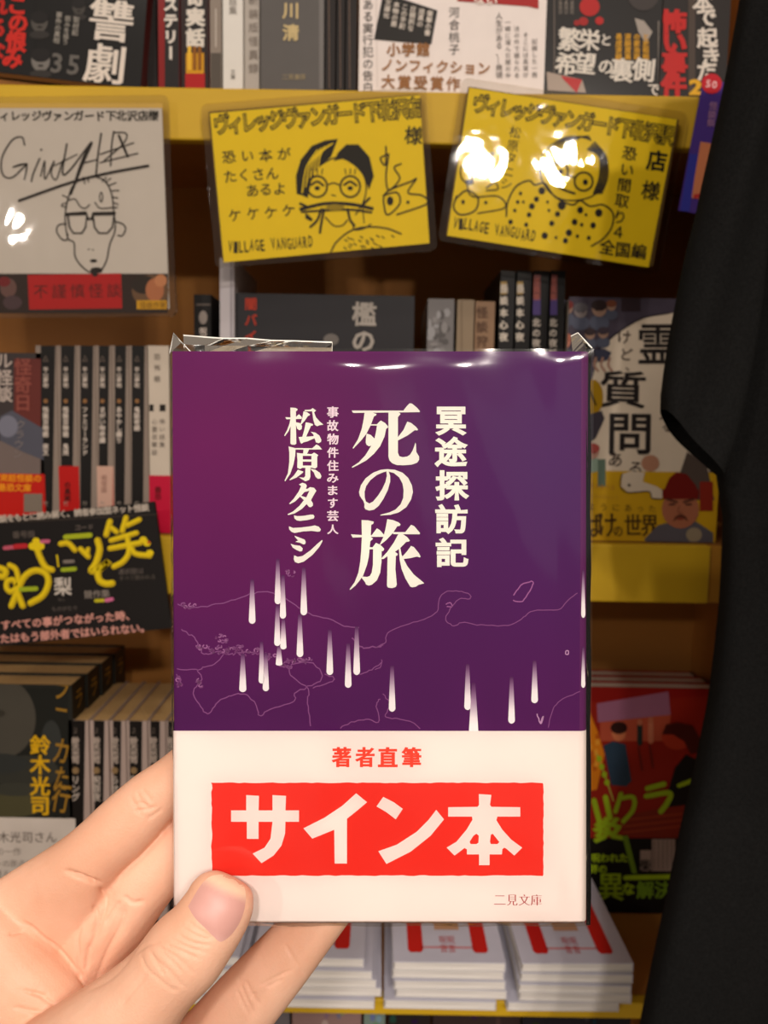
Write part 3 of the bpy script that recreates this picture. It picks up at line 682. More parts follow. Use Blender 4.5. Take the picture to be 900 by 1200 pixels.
def plate(mb, pts, y0, y1, col=(.9, .9, .9)):
    n = len(pts); v = [(x, y0, z) for x, z in pts]+[(x, y1, z) for x, z in pts]
    mb.add(v, [tuple(range(n))[::-1], tuple(range(n, 2*n))]+[(i, (i+1) % n, n+(i+1) % n, n+i) for i in range(n)], col)
def laminated(label, inner, Y, col, border, name='signed_card', tiltx=0, border_t=None, ry=0):
    Mw, w, h = slab_frame(inner, Y)
    Mw = Mw @ Matrix.Rotation(math.radians(tiltx), 4, 'X')
    root = empty(name, Mw, label, 'card')
    mb = MB(); plate(mb, roundrect(w, h, .0012), 0, .0008, lin(col))
    lam = MB(); plate(lam, roundrect(w+2*border, h+2*border, .005), -.0009, .0013)
    return root, Mw, mb, lam
def fatline(p, st, x, y, s, rot, col_in, bold=.055, pitch=None, layer=3, sy=None):
    p.text(st, x, y, s, INK, False, rot, bold, layer, pitch, sy); p.text(st, x, y, s, col_in, False, rot, -.012, layer+1, pitch, sy)

YC = .672
# left white card
root, Mw, mb, lam = laminated('white laminated signature card with a drawn spectacled face at the left of the shelf edge', [(-40, 122), (191, 122), (197, 361), (-40, 366)], YC, (206, 198, 190), .0055)
p = Panel(Mw, mb, 0, .0001).at(0, 110, 4.0909)
p.rect(-400, 44, 780, 68, (214, 178, 90), 1)
p.text('ヴィレッジヴァンガード下北沢店様', -30, 105, 52, INK, False, 0, .028, 3, pitch=51, jitter=.5)
K = (34, 26, 24)
p.stroke([(118, 245), (105, 208), (60, 220), (15, 290), (5, 350), (20, 395), (60, 400), (110, 355), (128, 335), (60, 352), (125, 338), (118, 410)], 8, K, 3)
p.stroke([(190, 310), (160, 380), (150, 420)], 8, K, 3); p.disc(198, 268, 5, 6, K, 3); p.stroke([(195, 395), (215, 320), (215, 410), (260, 320), (245, 380), (270, 410), (300, 320)], 7, K, 3)
p.stroke([(320, 240), (300, 380), (340, 360), (440, 230), (400, 330), (340, 480)], 9, K, 3); p.stroke([(260, 345), (370, 290)], 6, K, 3, False)
p.stroke([(440, 228), (405, 300), (372, 390), (340, 485)], 16, K, 3, True, .6); p.stroke([(485, 190), (470, 290), (460, 390)], 9, K, 3); p.stroke([(390, 335), (465, 315)], 7, K, 3, False)
p.stroke([(545, 180), (535, 250), (530, 345)], 8, K, 3); p.stroke([(545, 185), (605, 190), (590, 240), (500, 320)], 7, K, 3); p.stroke([(480, 290), (640, 235)], 7, K, 3, False); p.stroke([(480, 330), (660, 285)], 7, K, 3, False); p.stroke([(570, 200), (612, 300)], 12, K, 3, False)
p.stroke([(92, 512), (340, 425), (520, 380), (710, 345)], 14, K, 3)
# face
p.stroke([(455, 395), (505, 420), (535, 480), (545, 560), (552, 650), (530, 710), (522, 740), (510, 800), (480, 850), (440, 858), (395, 830), (360, 780), (355, 715), (325, 690), (312, 600), (318, 540), (330, 490), (350, 440), (400, 400)], 7, K, 3)
p.stroke([(552, 612), (590, 625), (602, 650), (585, 680), (565, 678)], 7, K, 3); p.stroke([(318, 622), (280, 630), (272, 660), (295, 695), (320, 700), (325, 672)], 7, K, 3)
for cx, x1, x2 in ((372, 325, 416), (494, 445, 545)):
    p.stroke([(x1, 580), (x2, 578), (x2-6, 640), (cx+20, 668), (cx-20, 668), (x1+8, 640)], 9, K, 3, False, closed=True)
p.stroke([(318, 578), (412, 570), (420, 600), (440, 600), (446, 574), (548, 572)], 16, K, 4, False)
for x, y, dx, dy in ((330, 500, -30, -14), (322, 520, -26, 10), (318, 545, -24, -8), (400, 400, 6, 30), (420, 398, 4, 24), (490, 420, 20, -20), (505, 425, 26, -20), (520, 440, 36, -14), (530, 465, 40, -2), (535, 495, 30, 4), (540, 520, 26, 10), (542, 545, 20, 0)): p.stroke([(x, y), (x+dx, y+dy)], 6, K, 3, False)
p.stroke([(330, 510), (360, 505), (385, 540), (410, 548), (430, 530)], 6, K, 3); p.stroke([(455, 520), (480, 548), (540, 545)], 6, K, 3); p.disc(485, 495, 10, 26, K, 3); p.disc(485, 495, 4, 18, (206, 198, 190), 4)
p.disc(425, 745, 5, 3, K, 3); p.disc(445, 747, 5, 3, K, 3); p.disc(448, 800, 18, 8, K, 3); p.disc(462, 845, 30, 14, K, 4); p.disc(455, 868, 14, 8, K, 4)
p.rect(-400, 862, 805, 1052, (48, 32, 28), 2); p.poly([(132, 868), (580, 860), (586, 1028), (140, 1034)], (180, 22, 26), 3)
p.text('不謹慎怪談', 195, 948, 74, (84, 22, 20), False, -1, 0, 4, pitch=88)
p.disc(40, 930, 40, 46, (110, 80, 76), 3); p.disc(60, 1000, 46, 34, (80, 60, 66), 3); p.disc(20, 900, 30, 24, (120, 30, 36), 4)
p.disc(720, 945, 88, 78, (112, 84, 60), 3, 30); p.disc(690, 915, 60, 44, (44, 34, 28), 4, 24); p.disc(742, 940, 44, 56, (180, 116, 80), 5, 24); p.disc(770, 895, 30, 30, (196, 134, 94), 5)
p.rect(655, 990, 800, 1032, (206, 156, 26), 5); p.text('怪談作家', 685, 1012, 32, (90, 60, 20), False, 0, 0, 6)
mb.build('card', PRINT_MATTE, root); lam.build('laminate_pouch', LAMINATE, root)

# middle yellow card
YCARD = (238, 206, 22)
root, Mw, mb, lam = laminated('yellow laminated signed card with a drawing of a gagged bespectacled woman on the shelf edge', [(243, 131), (492, 109), (503, 287), (262, 305)], YC, (92, 70, 30), .0055, tiltx=-1.5)
p = Panel(Mw, mb, 0, .0001).at(230, 100, 3.1034)
p.poly([(50, 102), (812, 36), (848, 574), (100, 644)], YCARD, 1)
fatline(p, 'ヴィレッジヴァンガード下北沢店', 92, 142, 60, -5, YCARD, .06, 50, 3, 78)
p.char('様', 790, 182, 66, 70, INK, 3, .02, .02, 4)
for st, x, y in (('恐い本が', 120, 262), ('たくさん', 125, 330), ('あるよ', 205, 382), ('ケケケケ', 140, 470)): p.text(st, x, y, 50, K, False, -4, .012, 3, pitch=66 if 'ケ' in st or '恐' in st else 50, jitter=.6)
VV = 'VILLAGE VANGUARD'
for i, ch in enumerate(VV):
    if ch != ' ': p.char(ch, 124+i*19.4, 588-i*1.3+random.uniform(-3, 3), 15, 42, (50, 42, 16), 3, .02, .02, random.uniform(-8, 4), True)
# woman
p.poly([(365, 395), (362, 330), (380, 270), (420, 220), (470, 200), (515, 195), (490, 260), (440, 300), (420, 340), (405, 410), (385, 400)], INK, 3)
for k in range(5): p.stroke([(385+k*14, 390-k*22), (400+k*14, 300-k*14), (440+k*14, 235-k*6)], 5, YCARD, 4)
p.poly([(515, 245), (545, 215), (590, 215), (630, 260), (646, 330), (628, 380), (610, 330), (580, 290), (540, 265), (500, 275)], INK, 3)
p.stroke([(418, 345), (440, 300), (510, 262), (570, 285), (610, 330), (618, 380), (605, 430), (580, 470)], 5, K, 3)
for x in (440, 560):
    p.stroke([(x+36*math.cos(t), 368+38*math.sin(t)) for t in np.linspace(0, 6.28, 14)], 7, K, 4)
    p.stroke([(x-22, 362), (x, 350), (x+22, 364)], 8, K, 4); p.disc(x, 374, 10, 8, K, 4)
    for d in (-16, 0, 16): p.stroke([(x+d, 322), (x+d*1.2, 304)], 4, K, 4, False)
p.stroke([(478, 362), (500, 355), (524, 364)], 5, K, 4); p.stroke([(492, 398), (506, 402)], 4, K, 4, False)
p.stroke([(380, 450), (470, 430), (560, 432), (640, 448)], 12, K, 4); p.stroke([(384, 460), (470, 455), (560, 452), (636, 462)], 8, K, 4); p.disc(505, 444, 34, 12, (160, 136, 20), 5)
for a in ([(455, 450), (440, 490), (415, 515)], [(465, 450), (455, 500), (450, 535)], [(550, 450), (560, 490), (575, 510)], [(400, 440), (378, 430)], [(400, 470), (420, 490), (400, 480)], [(600, 440), (630, 410)]): p.stroke(a, 9, K, 4)
p.stroke([(470, 480), (500, 510), (530, 510), (550, 490)], 5, K, 3); p.stroke([(490, 605), (510, 570), (560, 530), (620, 515), (690, 520), (745, 540)], 6, K, 3); p.stroke([(570, 500), (575, 525), (610, 520), (635, 505)], 5, K, 3); p.stroke([(605, 440), (610, 500)], 4, K, 3, False)
for k in range(22):
    x = random.uniform(530, 720); y = random.uniform(545, 590); p.stroke([(x, y), (x+9, y+6)], 4, K, 3, False)
p.stroke([(690, 222), (688, 290), (670, 265), (700, 250)], 6, K, 3); p.stroke([(700, 250), (690, 330), (700, 380), (740, 340), (720, 300), (745, 285)], 6, K, 3)
p.stroke([(680, 400), (730, 390), (740, 430), (700, 470), (685, 450), (690, 390), (780, 350), (800, 340), (770, 390), (820, 400), (840, 430), (730, 470)], 6, K, 3); p.disc(705, 420, 12, 16, K, 4); p.disc(770, 425, 6, 6, K, 4)
mb.build('card', PRINT_MATTE, root); lam.build('laminate_pouch', LAMINATE, root)

# right yellow card
root, Mw, mb, lam = laminated('yellow laminated signed card with a figure in spotted top, tilted clockwise', [(549, 101), (795, 139), (766, 313), (522, 275)], YC, (92, 70, 30), .0055, tiltx=-1.0)
p = Panel(Mw, mb, 0, .0001).at(510, 80, 3.0)
p.poly([(120, 68), (850, 180), (750, 700), (42, 588)], YCARD, 1)
fatline(p, 'ヴィレッジヴァンガード下北沢駅', 160, 125, 58, 9.5, YCARD, .06, 47, 3, 72)
p.char('店', 780, 325, 72, 76, INK, 3, .03, .03, 8); p.char('様', 758, 430, 66, 70, INK, 3, .02, .02, 8)
p.text('恐い間取り４', 682, 300, 52, K, True, 8, .015, 3, pitch=56, jitter=.5); p.text('全国編', 605, 630, 56, K, False, 8, .02, 3, jitter=.4)
p.text('松原タニシ', 280, 225, 44, K, True, 9, 0, 3, pitch=46, jitter=.5)
for i, ch in enumerate(VV):
    if ch != ' ': p.char(ch, 72+i*18.2, 542+i*3.2+random.uniform(-3, 3), 14, 40, (50, 42, 16), 3, .02, .02, 10+random.uniform(-8, 4), True)
for k in range(8): p.stroke([(372+k*10, 370-k*4), (378+k*16, 300-k*6), (450+k*12, 245-k*1), (520+k*4, 240+k*2)], 4, K, 3)
for k in range(5): p.stroke([(560-k*6, 260+k*6), (600-k*6, 310), (606-k*7, 380), (585-k*7, 440)], 6, K, 3)
p.stroke([(365, 320), (368, 370), (390, 420), (430, 455), (480, 465), (540, 455), (580, 430)], 5, K, 3)
for x, y in ((435, 362), (522, 398)):
    p.stroke([(x+32*math.cos(t), y+32*math.sin(t)) for t in np.linspace(0, 6.28, 14)], 7, K, 4); p.disc(x+6, y+2, 9, 10, K, 4)
p.stroke([(466, 376), (492, 384)], 5, K, 4, False); p.stroke([(425, 412), (455, 428), (490, 440)], 8, K, 4)
p.stroke([(250, 520), (255, 470), (285, 415), (330, 395), (350, 410), (385, 405), (420, 450), (480, 480), (510, 465), (545, 485), (590, 480), (625, 510), (620, 560), (590, 600), (550, 625)], 6, K, 3)
for x, y, r in ((375, 430, 12), (356, 460, 9), (340, 485, 10), (330, 515, 8), (320, 550, 7), (445, 482, 14), (430, 512, 9), (410, 545, 9), (385, 588, 11), (510, 498, 11), (490, 540, 10), (470, 578, 11), (458, 606, 9), (575, 508, 13), (555, 552, 10), (540, 596, 7), (300, 440, 6), (290, 470, 6), (280, 500, 6), (310, 470, 5), (265, 540, 8), (395, 470, 5), (400, 500, 5), (530, 515, 5), (515, 550, 6), (500, 590, 6), (425, 595, 5)): p.disc(x, y, r, r*1.1, K, 4)
p.stroke([(135, 290), (130, 400), (95, 390), (90, 350), (110, 340)], 5, K, 3); p.stroke([(120, 400), (150, 360), (180, 345), (160, 370)], 5, K, 3); p.stroke([(70, 460), (110, 430), (150, 455), (140, 500), (90, 515), (65, 490), (75, 450)], 6, K, 3)
p.stroke([(110, 400), (130, 450), (220, 450), (245, 490), (150, 510)], 5, K, 3); p.stroke([(180, 420), (210, 402), (220, 425), (180, 430)], 5, K, 3); p.disc(120, 400, 16, 10, K, 4); p.disc(98, 470, 6, 8, K, 4); p.disc(178, 472, 6, 6, K, 4)
p.stroke([(170, 310), (205, 298), (185, 330)], 5, K, 3)
mb.build('card', PRINT_MATTE, root); lam.build('laminate_pouch', LAMINATE, root)

# black promotion card at left
Mw, wc, hc = slab_frame([(-60, 614), (186, 587), (196, 737), (-50, 762)], .664)
root = empty('promotion_card', Mw, 'black promotion card with yellow balloon lettering in front of the middle shelf edge', 'card')
mb = MB(); plate(mb, roundrect(wc, hc, .001), 0, .004, lin((28, 24, 23)))
p = Panel(Mw, mb, 0, .0001).at(0, 580, 4.5)
p.poly([(-300, 160), (830, 100), (830, 104), (-300, 166)], (70, 60, 52), 2)
p.text('見つけた怪談をもとに読み解く、読者参加型ネット怪談', -180, 140, 42, (190, 178, 166), False, -4.5, .03, 3, pitch=39.5)
by = (226, 200, 20)
for w_, pts in ((34, [(0, 385), (30, 400), (20, 430), (-10, 425)]), (30, [(50, 370), (85, 395), (95, 470), (60, 510), (35, 490), (40, 455), (75, 450), (90, 490)]), (34, [(95, 500), (60, 585)]), (34, [(90, 510), (120, 585)]),
    (34, [(95, 500), (130, 430), (185, 398), (240, 415), (255, 465), (225, 530), (160, 570)]), (34, [(190, 270), (212, 330), (240, 380), (275, 395)]), (30, [(320, 258), (360, 255), (395, 290)]), (30, [(425, 285), (465, 325)]), (24, [(465, 285), (460, 310)]),
    (36, [(515, 240), (525, 290), (505, 360), (480, 400), (520, 390), (575, 350), (520, 400), (525, 450), (560, 468), (592, 465)]),
    (32, [(580, 140), (560, 210)]), (28, [(590, 175), (615, 195)]), (30, [(665, 120), (645, 190)]), (28, [(672, 160), (735, 130)]), (28, [(585, 240), (720, 200)]), (30, [(580, 282), (740, 252)]), (30, [(672, 225), (680, 300), (650, 350), (600, 378)]), (30, [(690, 275), (715, 310), (790, 320)])):
    p.stroke(pts, w_, (196, 168, 14), 4); p.stroke([(x-3, y-4) for x, y in pts], w_*.55, by, 5)
for x, y in ((190, 245), (170, 270), (215, 270), (195, 280)): p.disc(x, y, 20, 20, by, 5)
for x, y in ((755, 235), (775, 255), (790, 305)): p.disc(x, y, 20, 16, by, 5)
p.stroke([(345, 222), (475, 212)], 26, (170, 180, 34), 5, False); p.stroke([(330, 395), (395, 390)], 22, (160, 176, 36), 5, False); p.stroke([(110, 498), (190, 494)], 24, (160, 176, 36), 5, False)
p.stroke([(25, 280), (70, 275)], 22, (190, 90, 110), 5, False); p.stroke([(80, 272), (135, 268)], 26, (186, 40, 50), 5, False); p.stroke([(220, 246), (255, 244)], 20, (196, 100, 130), 5, False)
p.stroke([(505, 558), (545, 556)], 18, (190, 180, 34), 4, False); p.stroke([(560, 556), (590, 550)], 20, (206, 110, 150), 4, False); p.stroke([(300, 315), (308, 380)], 20, by, 4, True, .6); p.stroke([(340, 352), (385, 350)], 18, (130, 120, 112), 4, False); p.disc(785, 250, 8, 8, (180, 40, 30), 6)
p.char('梨', 332, 482, 96, 100, (204, 194, 184), 4, .02, .02)
p.text('番号指', 85, 210, 40, (96, 86, 80), False, -3, .02, 3); p.text('コード', 410, 172, 34, (130, 118, 110), False, -3, 0, 3); p.text('競作集', 465, 525, 46, (140, 130, 122), False, -3, .01, 3); p.text('選択肢は', 640, 405, 34, (110, 100, 94), False, -3, 0, 3); p.text('すべて開かれる', 640, 440, 28, (96, 88, 80), False, -3, 0, 3); p.text('ものがたり', 285, 602, 28, (110, 100, 94), False, -3, 0, 3); p.text('なし', 315, 552, 20, (110, 100, 94), False, -3, 0, 3)
pk = (210, 152, 140)
p.text('すべての事がつながった時、', 30, 686, 54, pk, False, -4.5, .03, 4, pitch=55); p.text('あなたはもう部外者ではいられない。', -80, 766, 54, pk, False, -4.5, .03, 4, pitch=53)
mb.build('card', PRINT_MATTE, root)
mb = MB(); mb.box(.0, .02, .004, .0162, -.012, .012); s = mb.build('mounting_block', PRINT_MATTE, root)

# purple leaflet at right, hanging from the top shelf edge
Mw, wl, hl = slab_frame([(822, 92), (864, 99), (839, 254), (797, 247)], .674)
root = empty('leaflet', Mw, 'narrow purple and orange leaflet hanging from the shelf edge beside the black shirt', 'leaflet')
mb = MB(); plate(mb, [(wl/2, hl/2), (-wl/2, hl/2), (-wl/2, -hl/2), (wl/2, -hl/2)], 0, .0006, lin((74, 48, 130)))
p = Panel(Mw, mb, 0, .00015)
p.poly([(821, 166), (850, 171), (840, 236), (810, 232)], (198, 124, 86), 2); p.disc(834, 98, 12, 12, (196, 36, 50), 3); p.text('50', 830, 98, 12, (236, 190, 190), False, 8, .02, 4); p.poly([(808, 180), (818, 181), (808, 248), (797, 247)], (52, 54, 150), 2); p.text('怪談祭', 836, 124, 10, (150, 110, 150), True, 8, .02, 3); p.stroke([(815, 230), (830, 228)], 5, (180, 50, 50), 3, False)
mb.build('sheet', PRINT_MATTE, root)

# ================================================================== BLACK SHIRT
def interp(tab, y):
    t = sorted(tab); ys = [a for a, _ in t]; xs = [b for _, b in t]; return float(np.interp(y, ys, xs))
shirt = empty('t_shirt', TM(PY(1080, 1330, .50)), 'black cotton T-shirt hanging at the right edge in front of the bookshelf', 'shirt')
Mi = shirt.matrix_world.inverted()
body_l = [(-140, 935), (-60, 905), (60, 884), (200, 880), (340, 868), (480, 846), (560, 842), (610, 850), (700, 846), (767, 839), (823, 832), (897, 817), (979, 798), (1057, 782), (1126, 767), (1200, 752), (1330, 728)]
mb = MB(); NU = 72; rows = []
for y in np.linspace(-140, 1330, 60):
    xl = PY(interp(body_l, y), y, .50); xr = PY(1330 + max(0, (y-500)*.06), y, .50)
    fall = (y+140)/1470
    for k in range(NU):
        a = 2*math.pi*k/NU; u = (1-math.cos(a))/2
        front = math.sin(a) < 0
        thick = .028*abs(math.sin(a))**.6
        fold = .007*fall*math.sin(u*31+1.2*math.sin(y/190)) + .005*math.sin(u*13+y/260.)
        rows.append(Mi @ Vector((xl.x+(xr.x-xl.x)*u, .50+(-thick+fold*abs(math.sin(a))**.5 if front else thick*.8), xl.z+(xr.z-xl.z)*u)))
nr = 60
fc = [(r*NU+k, r*NU+(k+1) % NU, (r+1)*NU+(k+1) % NU, (r+1)*NU+k) for r in range(nr-1) for k in range(NU)]
mb.add(rows, fc, (.02, .02, .02), True); mb.build('body', BLACKCLOTH, shirt)
sl = [(-90, 884, 975), (0, 871, 945), (60, 861, 930), (117, 850, 915), (170, 838, 908), (211, 828, 904), (250, 819, 900), (300, 805, 895), (345, 795, 890), (403, 783, 880), (440, 777, 872), (462, 774, 866), (480, 774, 858)]
mb = MB(); rows = []; NS = 40; st = []
for i in range(36):
    t = i/35*(len(sl)-1); j = min(int(t), len(sl)-2); fr = t-j
    st.append([sl[j][k]*(1-fr)+sl[j+1][k]*fr for k in range(3)])
for i, (y, xl, xr) in enumerate(st):
    sl_k = max(0, (i-14)/21)            # the hem runs down to the right
    a_ = PY(xl, y, .462); b_ = PY(xr-16*sl_k**2, y+78*sl_k**1.5, .468)
    for k in range(NS):
        a = 2*math.pi*k/NS; u = (1-math.cos(a))/2
        d = math.copysign(abs(math.sin(a))**.7, math.sin(a))*.015
        rows.append(Mi @ (a_.lerp(b_, u)+Vector((0, d+.0035*math.sin(u*7+i*.14), 0))))
fc = [(r*NS+k, r*NS+(k+1) % NS, (r+1)*NS+(k+1) % NS, (r+1)*NS+k) for r in range(35) for k in range(NS)]
mb.add(rows, fc, (.02, .02, .02), True); mb.build('sleeve', BLACKCLOTH, shirt)

# ================================================================== THE HELD BOOK
BD = .215
tl, tr, br, bl = C(200.5, 412, BD*.993), C(690, 411.5, BD*.993), C(688, 1082, BD*1.007), C(205, 1081, BD*1.007)
xa = ((tr-tl)+(br-bl)).normalized(); za = ((tl-bl)+(tr-br)); za = (za-xa*za.dot(xa)).normalized(); ya = za.cross(xa)
HW = ((tr-tl).length+(br-bl).length)/2; HH = ((tl-bl).length+(tr-br).length)/2
MH = Matrix((xa, ya, za)).transposed().to_4x4(); MH.translation = (bl+br)/2
HT = .012
hb = empty('held_paperback', MH, 'purple paperback in clear wrap with white and red band, held up by the hand', 'book')
# cover with a rounded spine edge on the right
def ushape(x0, x1, t, r, th, z0, z1, col, nz=1):
    """front sheet, rounded spine, back sheet as one solid sheet of paper"""
    out = [(x0, 0)]+[(x1-r+r*math.sin(a), r-r*math.cos(a)) for a in np.linspace(0, math.pi/2, 8)]+[(x1-r+r*math.cos(a), t-r+r*math.sin(a)) for a in np.linspace(0, math.pi/2, 8)]+[(x0, t)]
    inn = [(x0, th)]+[(x1-r+(r-th)*math.sin(a), r-(r-th)*math.cos(a)) for a in np.linspace(0, math.pi/2, 8)]+[(x1-r+(r-th)*math.cos(a), t-r+(r-th)*math.sin(a)) for a in np.linspace(0, math.pi/2, 8)]+[(x0, t-th)]
    n = len(out); v = []
    for z in (z0, z1): v += [(x, y, z) for x, y in out]+[(x, y, z) for x, y in inn]
    T = 2*n; f = []
    for i in range(n-1):
        f += [(i, i+1, T+i+1, T+i), (n+i+1, n+i, T+n+i, T+n+i+1), (i, n+i, n+i+1, i+1), (T+i, T+i+1, T+n+i+1, T+n+i)]
    f += [(0, T, T+n, n), (n-1, n+n-1, T+n+n-1, T+n-1)]
    return v, f
cv = MB()
v, fcs = ushape(-HW/2, HW/2, HT, .0022, .0004, 0, HH, None); cv.add(v, fcs, lin((92, 30, 88)))
PN = Panel(MH, cv, 0.0, .00003); PN.step = 0
# printed background: magenta at upper left turning violet below; bluish reflection painted in at upper right
nx, ny = 14, 18; gv = []; gc = []
for j in range(ny+1):
    for i in range(nx+1):
        x = -HW/2+(HW-.0022)*i/nx; z = HH*j/ny; u, v2 = i/nx, j/ny
        c = mixc((80, 12, 82), (104, 14, 86), max(0, 1-math.hypot(u-.1, (v2-.85)*1.2)*1.5))
        c = mixc(c, (72, 24, 94), max(0, .8-1.6*math.hypot(u-.95, v2-.8))); c = mixc(c, (68, 14, 76), max(0, .6-2.4*abs(v2-.33)-.4*u)); c = mixc(c, (74, 16, 82), max(0, .6-2*math.hypot(u-.6, v2-.42)))
        gv.append((x, -.00002, z)); gc.append(lin(c))
cv.add(gv, [(j*(nx+1)+i, j*(nx+1)+i+1, (j+1)*(nx+1)+i+1, (j+1)*(nx+1)+i) for j in range(ny) for i in range(nx)], gc)
IV = (244, 240, 226)
# title
P = PN.at(405, 465, 9); Ly = 6
for g_ in ([(65,145),(610,145),(640,105),(675,68),(700,72),(750,112),(785,152),(778,162),(90,170),(75,165)],
           [(200,165),(280,165),(328,182),(318,198),(300,205),(265,300),(220,390),(160,465),(80,548),(75,538),(130,450),(170,340),(190,240)],
           [(265,290),(330,290),(350,268),(372,250),(415,275),(452,318),(440,328),(428,338),(410,420),(365,520),(300,600),(220,670),(120,725),(72,748),(65,740),(140,690),(210,615),(265,525),(305,440),(325,350),(330,303),(265,303)],
           [(222,388),(265,402),(305,440),(290,510),(245,522),(220,505),(212,480),(216,420)],
           [(452,165),(555,160),(580,180),(560,205),(552,215),(552,590),(565,625),(600,637),(650,630),(680,610),(705,570),(725,520),(735,482),(742,500),(745,580),(775,630),(775,665),(755,695),(700,715),(620,722),(540,720),(490,700),(462,670),(452,630)],
           [(552,425),(610,350),(640,285),(650,262),(690,275),(740,315),(765,345),(755,355),(730,352),(650,410),(552,460)]): P.poly(g_, IV, Ly); Ly += .2
P = PN.at(405, 540, 9)
P.poly([(440,88),(370,95),(290,125),(210,185),(160,260),(142,330),(150,370),(190,430),(200,460),(197,490),(210,512),(250,525),(300,515),(350,475),(400,400),(445,310),(470,220),(470,160),(455,114),(510,130),(565,175),(600,240),(612,310),(608,390),(580,460),(525,515),(460,545),(370,568),(365,577),(470,570),(560,545),(640,490),(690,410),(710,330),(700,260),(660,180),(600,125),(520,95)], IV, 6, holes=[[(430,112),(435,160),(420,225),(385,300),(340,370),(290,430),(250,450),(215,430),(202,390),(200,330),(215,270),(260,205),(330,150),(400,120)]])
P = PN.at(405, 600, 9); Ly = 6
for g_ in ([(55,235),(170,243),(275,245),(330,172),(360,190),(405,240),(400,262),(265,262),(75,270)],
           [(168,85),(240,88),(298,102),(292,125),(270,135),(265,262),(290,282),(270,300),(260,310),(252,400),(245,470),(225,560),(185,670),(150,720),(100,780),(48,822),(42,815),(95,740),(135,640),(155,520),(165,400),(172,250)],
           [(250,372),(285,372),(320,325),(365,345),(408,388),(400,408),(380,415),(378,530),(365,640),(330,720),(280,765),(245,777),(215,765),(205,740),(170,695),(180,680),(225,685),(255,675),(275,640),(288,560),(290,393),(250,393)],
           [(440,75),(500,85),(560,110),(580,130),(570,148),(545,150),(500,220),(430,295),(368,345),(362,340),(400,260),(420,180)],
           [(500,212),(630,212),(690,135),(725,150),(785,222),(780,235),(500,233)],
           [(555,235),(600,230),(650,265),(678,300),(668,312),(640,315),(570,385),(520,420),(550,440),(545,460),(530,462),(525,600),(540,765),(530,790),(490,803),(450,798),(436,780),(440,620),(442,465),(400,495),(378,495),(380,485),(440,420),(510,320)],
           [(562,385),(578,380),(590,450),(612,495),(650,570),(720,660),(800,725),(830,752),(770,768),(740,788),(700,795),(680,785),(630,700),(590,600),(570,500)],
           [(600,468),(640,425),(690,358),(720,370),(770,430),(792,470),(780,480),(755,470),(680,487),(612,495)]): P.poly(g_, IV, Ly); Ly += .2
# author
P = PN.at(325, 470, 11.25); Ly = 6
for g_ in ([(105,213),(180,215),(240,215),(285,172),(325,215),(320,235),(120,240)],
           [(172,85),(240,90),(268,105),(262,125),(245,135),(245,290),(250,560),(235,575),(190,575),(172,560),(175,350)],
           [(172,240),(190,240),(180,320),(150,395),(100,462),(90,455),(130,380),(160,300)],
           [(245,280),(300,290),(325,330),(320,370),(290,385),(262,365),(245,310)],
           [(345,135),(390,145),(432,175),(425,190),(405,195),(360,260),(318,308),(305,305),(330,220)],
           [(358,118),(440,112),(465,92),(510,125),(490,145),(485,150),(510,215),(560,270),(608,310),(560,318),(525,332),(495,315),(475,250),(465,180),(458,135),(365,135)],
           [(375,280),(430,290),(470,305),(465,325),(445,325),(410,400),(380,470),(480,462),(475,440),(440,405),(500,415),(555,455),(580,510),(575,540),(545,555),(510,545),(490,490),(400,530),(345,545),(320,562),(305,550),(280,475),(330,470),(355,380)],
           [(148,598),(235,620),(460,622),(515,572),(550,590),(590,638),(240,640),(235,720),(215,830),(170,960),(105,1058),(95,1050),(140,950),(158,800),(158,680)],
           [(370,870),(435,870),(435,1000),(420,1040),(370,1058),(340,1040),(285,1005),(350,1010),(368,990)],
           [(270,905),(345,930),(330,950),(250,1010),(165,1045),(160,1035),(220,980)],
           [(430,890),(500,905),(560,945),(582,990),(570,1020),(535,1025),(505,1000),(480,940)]): P.poly(g_, IV, Ly); Ly += .2
P.poly([(258,682),(310,690),(340,690),(345,635),(420,635),(400,680),(390,695),(450,700),(485,678),(540,712),(525,735),(525,870),(500,890),(460,880),(330,880),(300,895),(262,880),(265,780)], IV, 8.5, holes=[[(335,722),(450,722),(450,770),(335,770)], [(335,798),(450,798),(450,850),(335,850)]])
P = PN.at(325, 560, 10.9125)
P.poly([(275,85),(320,62),(360,75),(378,100),(365,140),(385,140),(420,118),(470,128),(500,165),(480,195),(460,230),(430,285),(455,325),(455,355),(430,375),(405,372),(375,335),(310,400),(220,455),(140,475),(130,465),(200,430),(280,360),(340,285),(290,240),(230,300),(165,335),(150,330),(210,265),(270,180),(305,105)], IV, 6, holes=[[(345,182),(410,165),(370,250),(305,230)]])
for g_ in ([(212,480),(260,490),(340,485),(420,470),(460,470),(475,495),(465,520),(380,540),(290,550),(250,545),(220,520)], [(150,620),(200,640),(300,635),(420,620),(480,608),(530,625),(557,660),(545,685),(510,688),(440,678),(330,685),(220,705),(180,690),(150,655)],
           [(220,740),(300,770),(350,790),(362,820),(355,848),(330,850),(290,830),(230,818),(265,800),(225,755)], [(170,842),(220,860),(290,868),(325,900),(318,935),(290,942),(240,920),(195,890)],
           [(215,990),(260,1010),(320,1000),(420,930),(510,845),(570,795),(580,805),(540,880),(450,985),(340,1070),(270,1092),(225,1075),(210,1040)]): P.poly(g_, IV, 6)
for ch, b_ in zip('冥途探訪記', ((510, 476.5, 547, 510.5), (509, 511.5, 548.5, 547.5), (510, 551, 550, 586.5), (510, 590.5, 548, 626), (510.5, 630, 549, 664.5))):
    PN.char(ch, (b_[0]+b_[2])/2, (b_[1]+b_[3])/2, b_[2]-b_[0], b_[3]-b_[1], IV, 6, .036, .030, 0, True, 4)
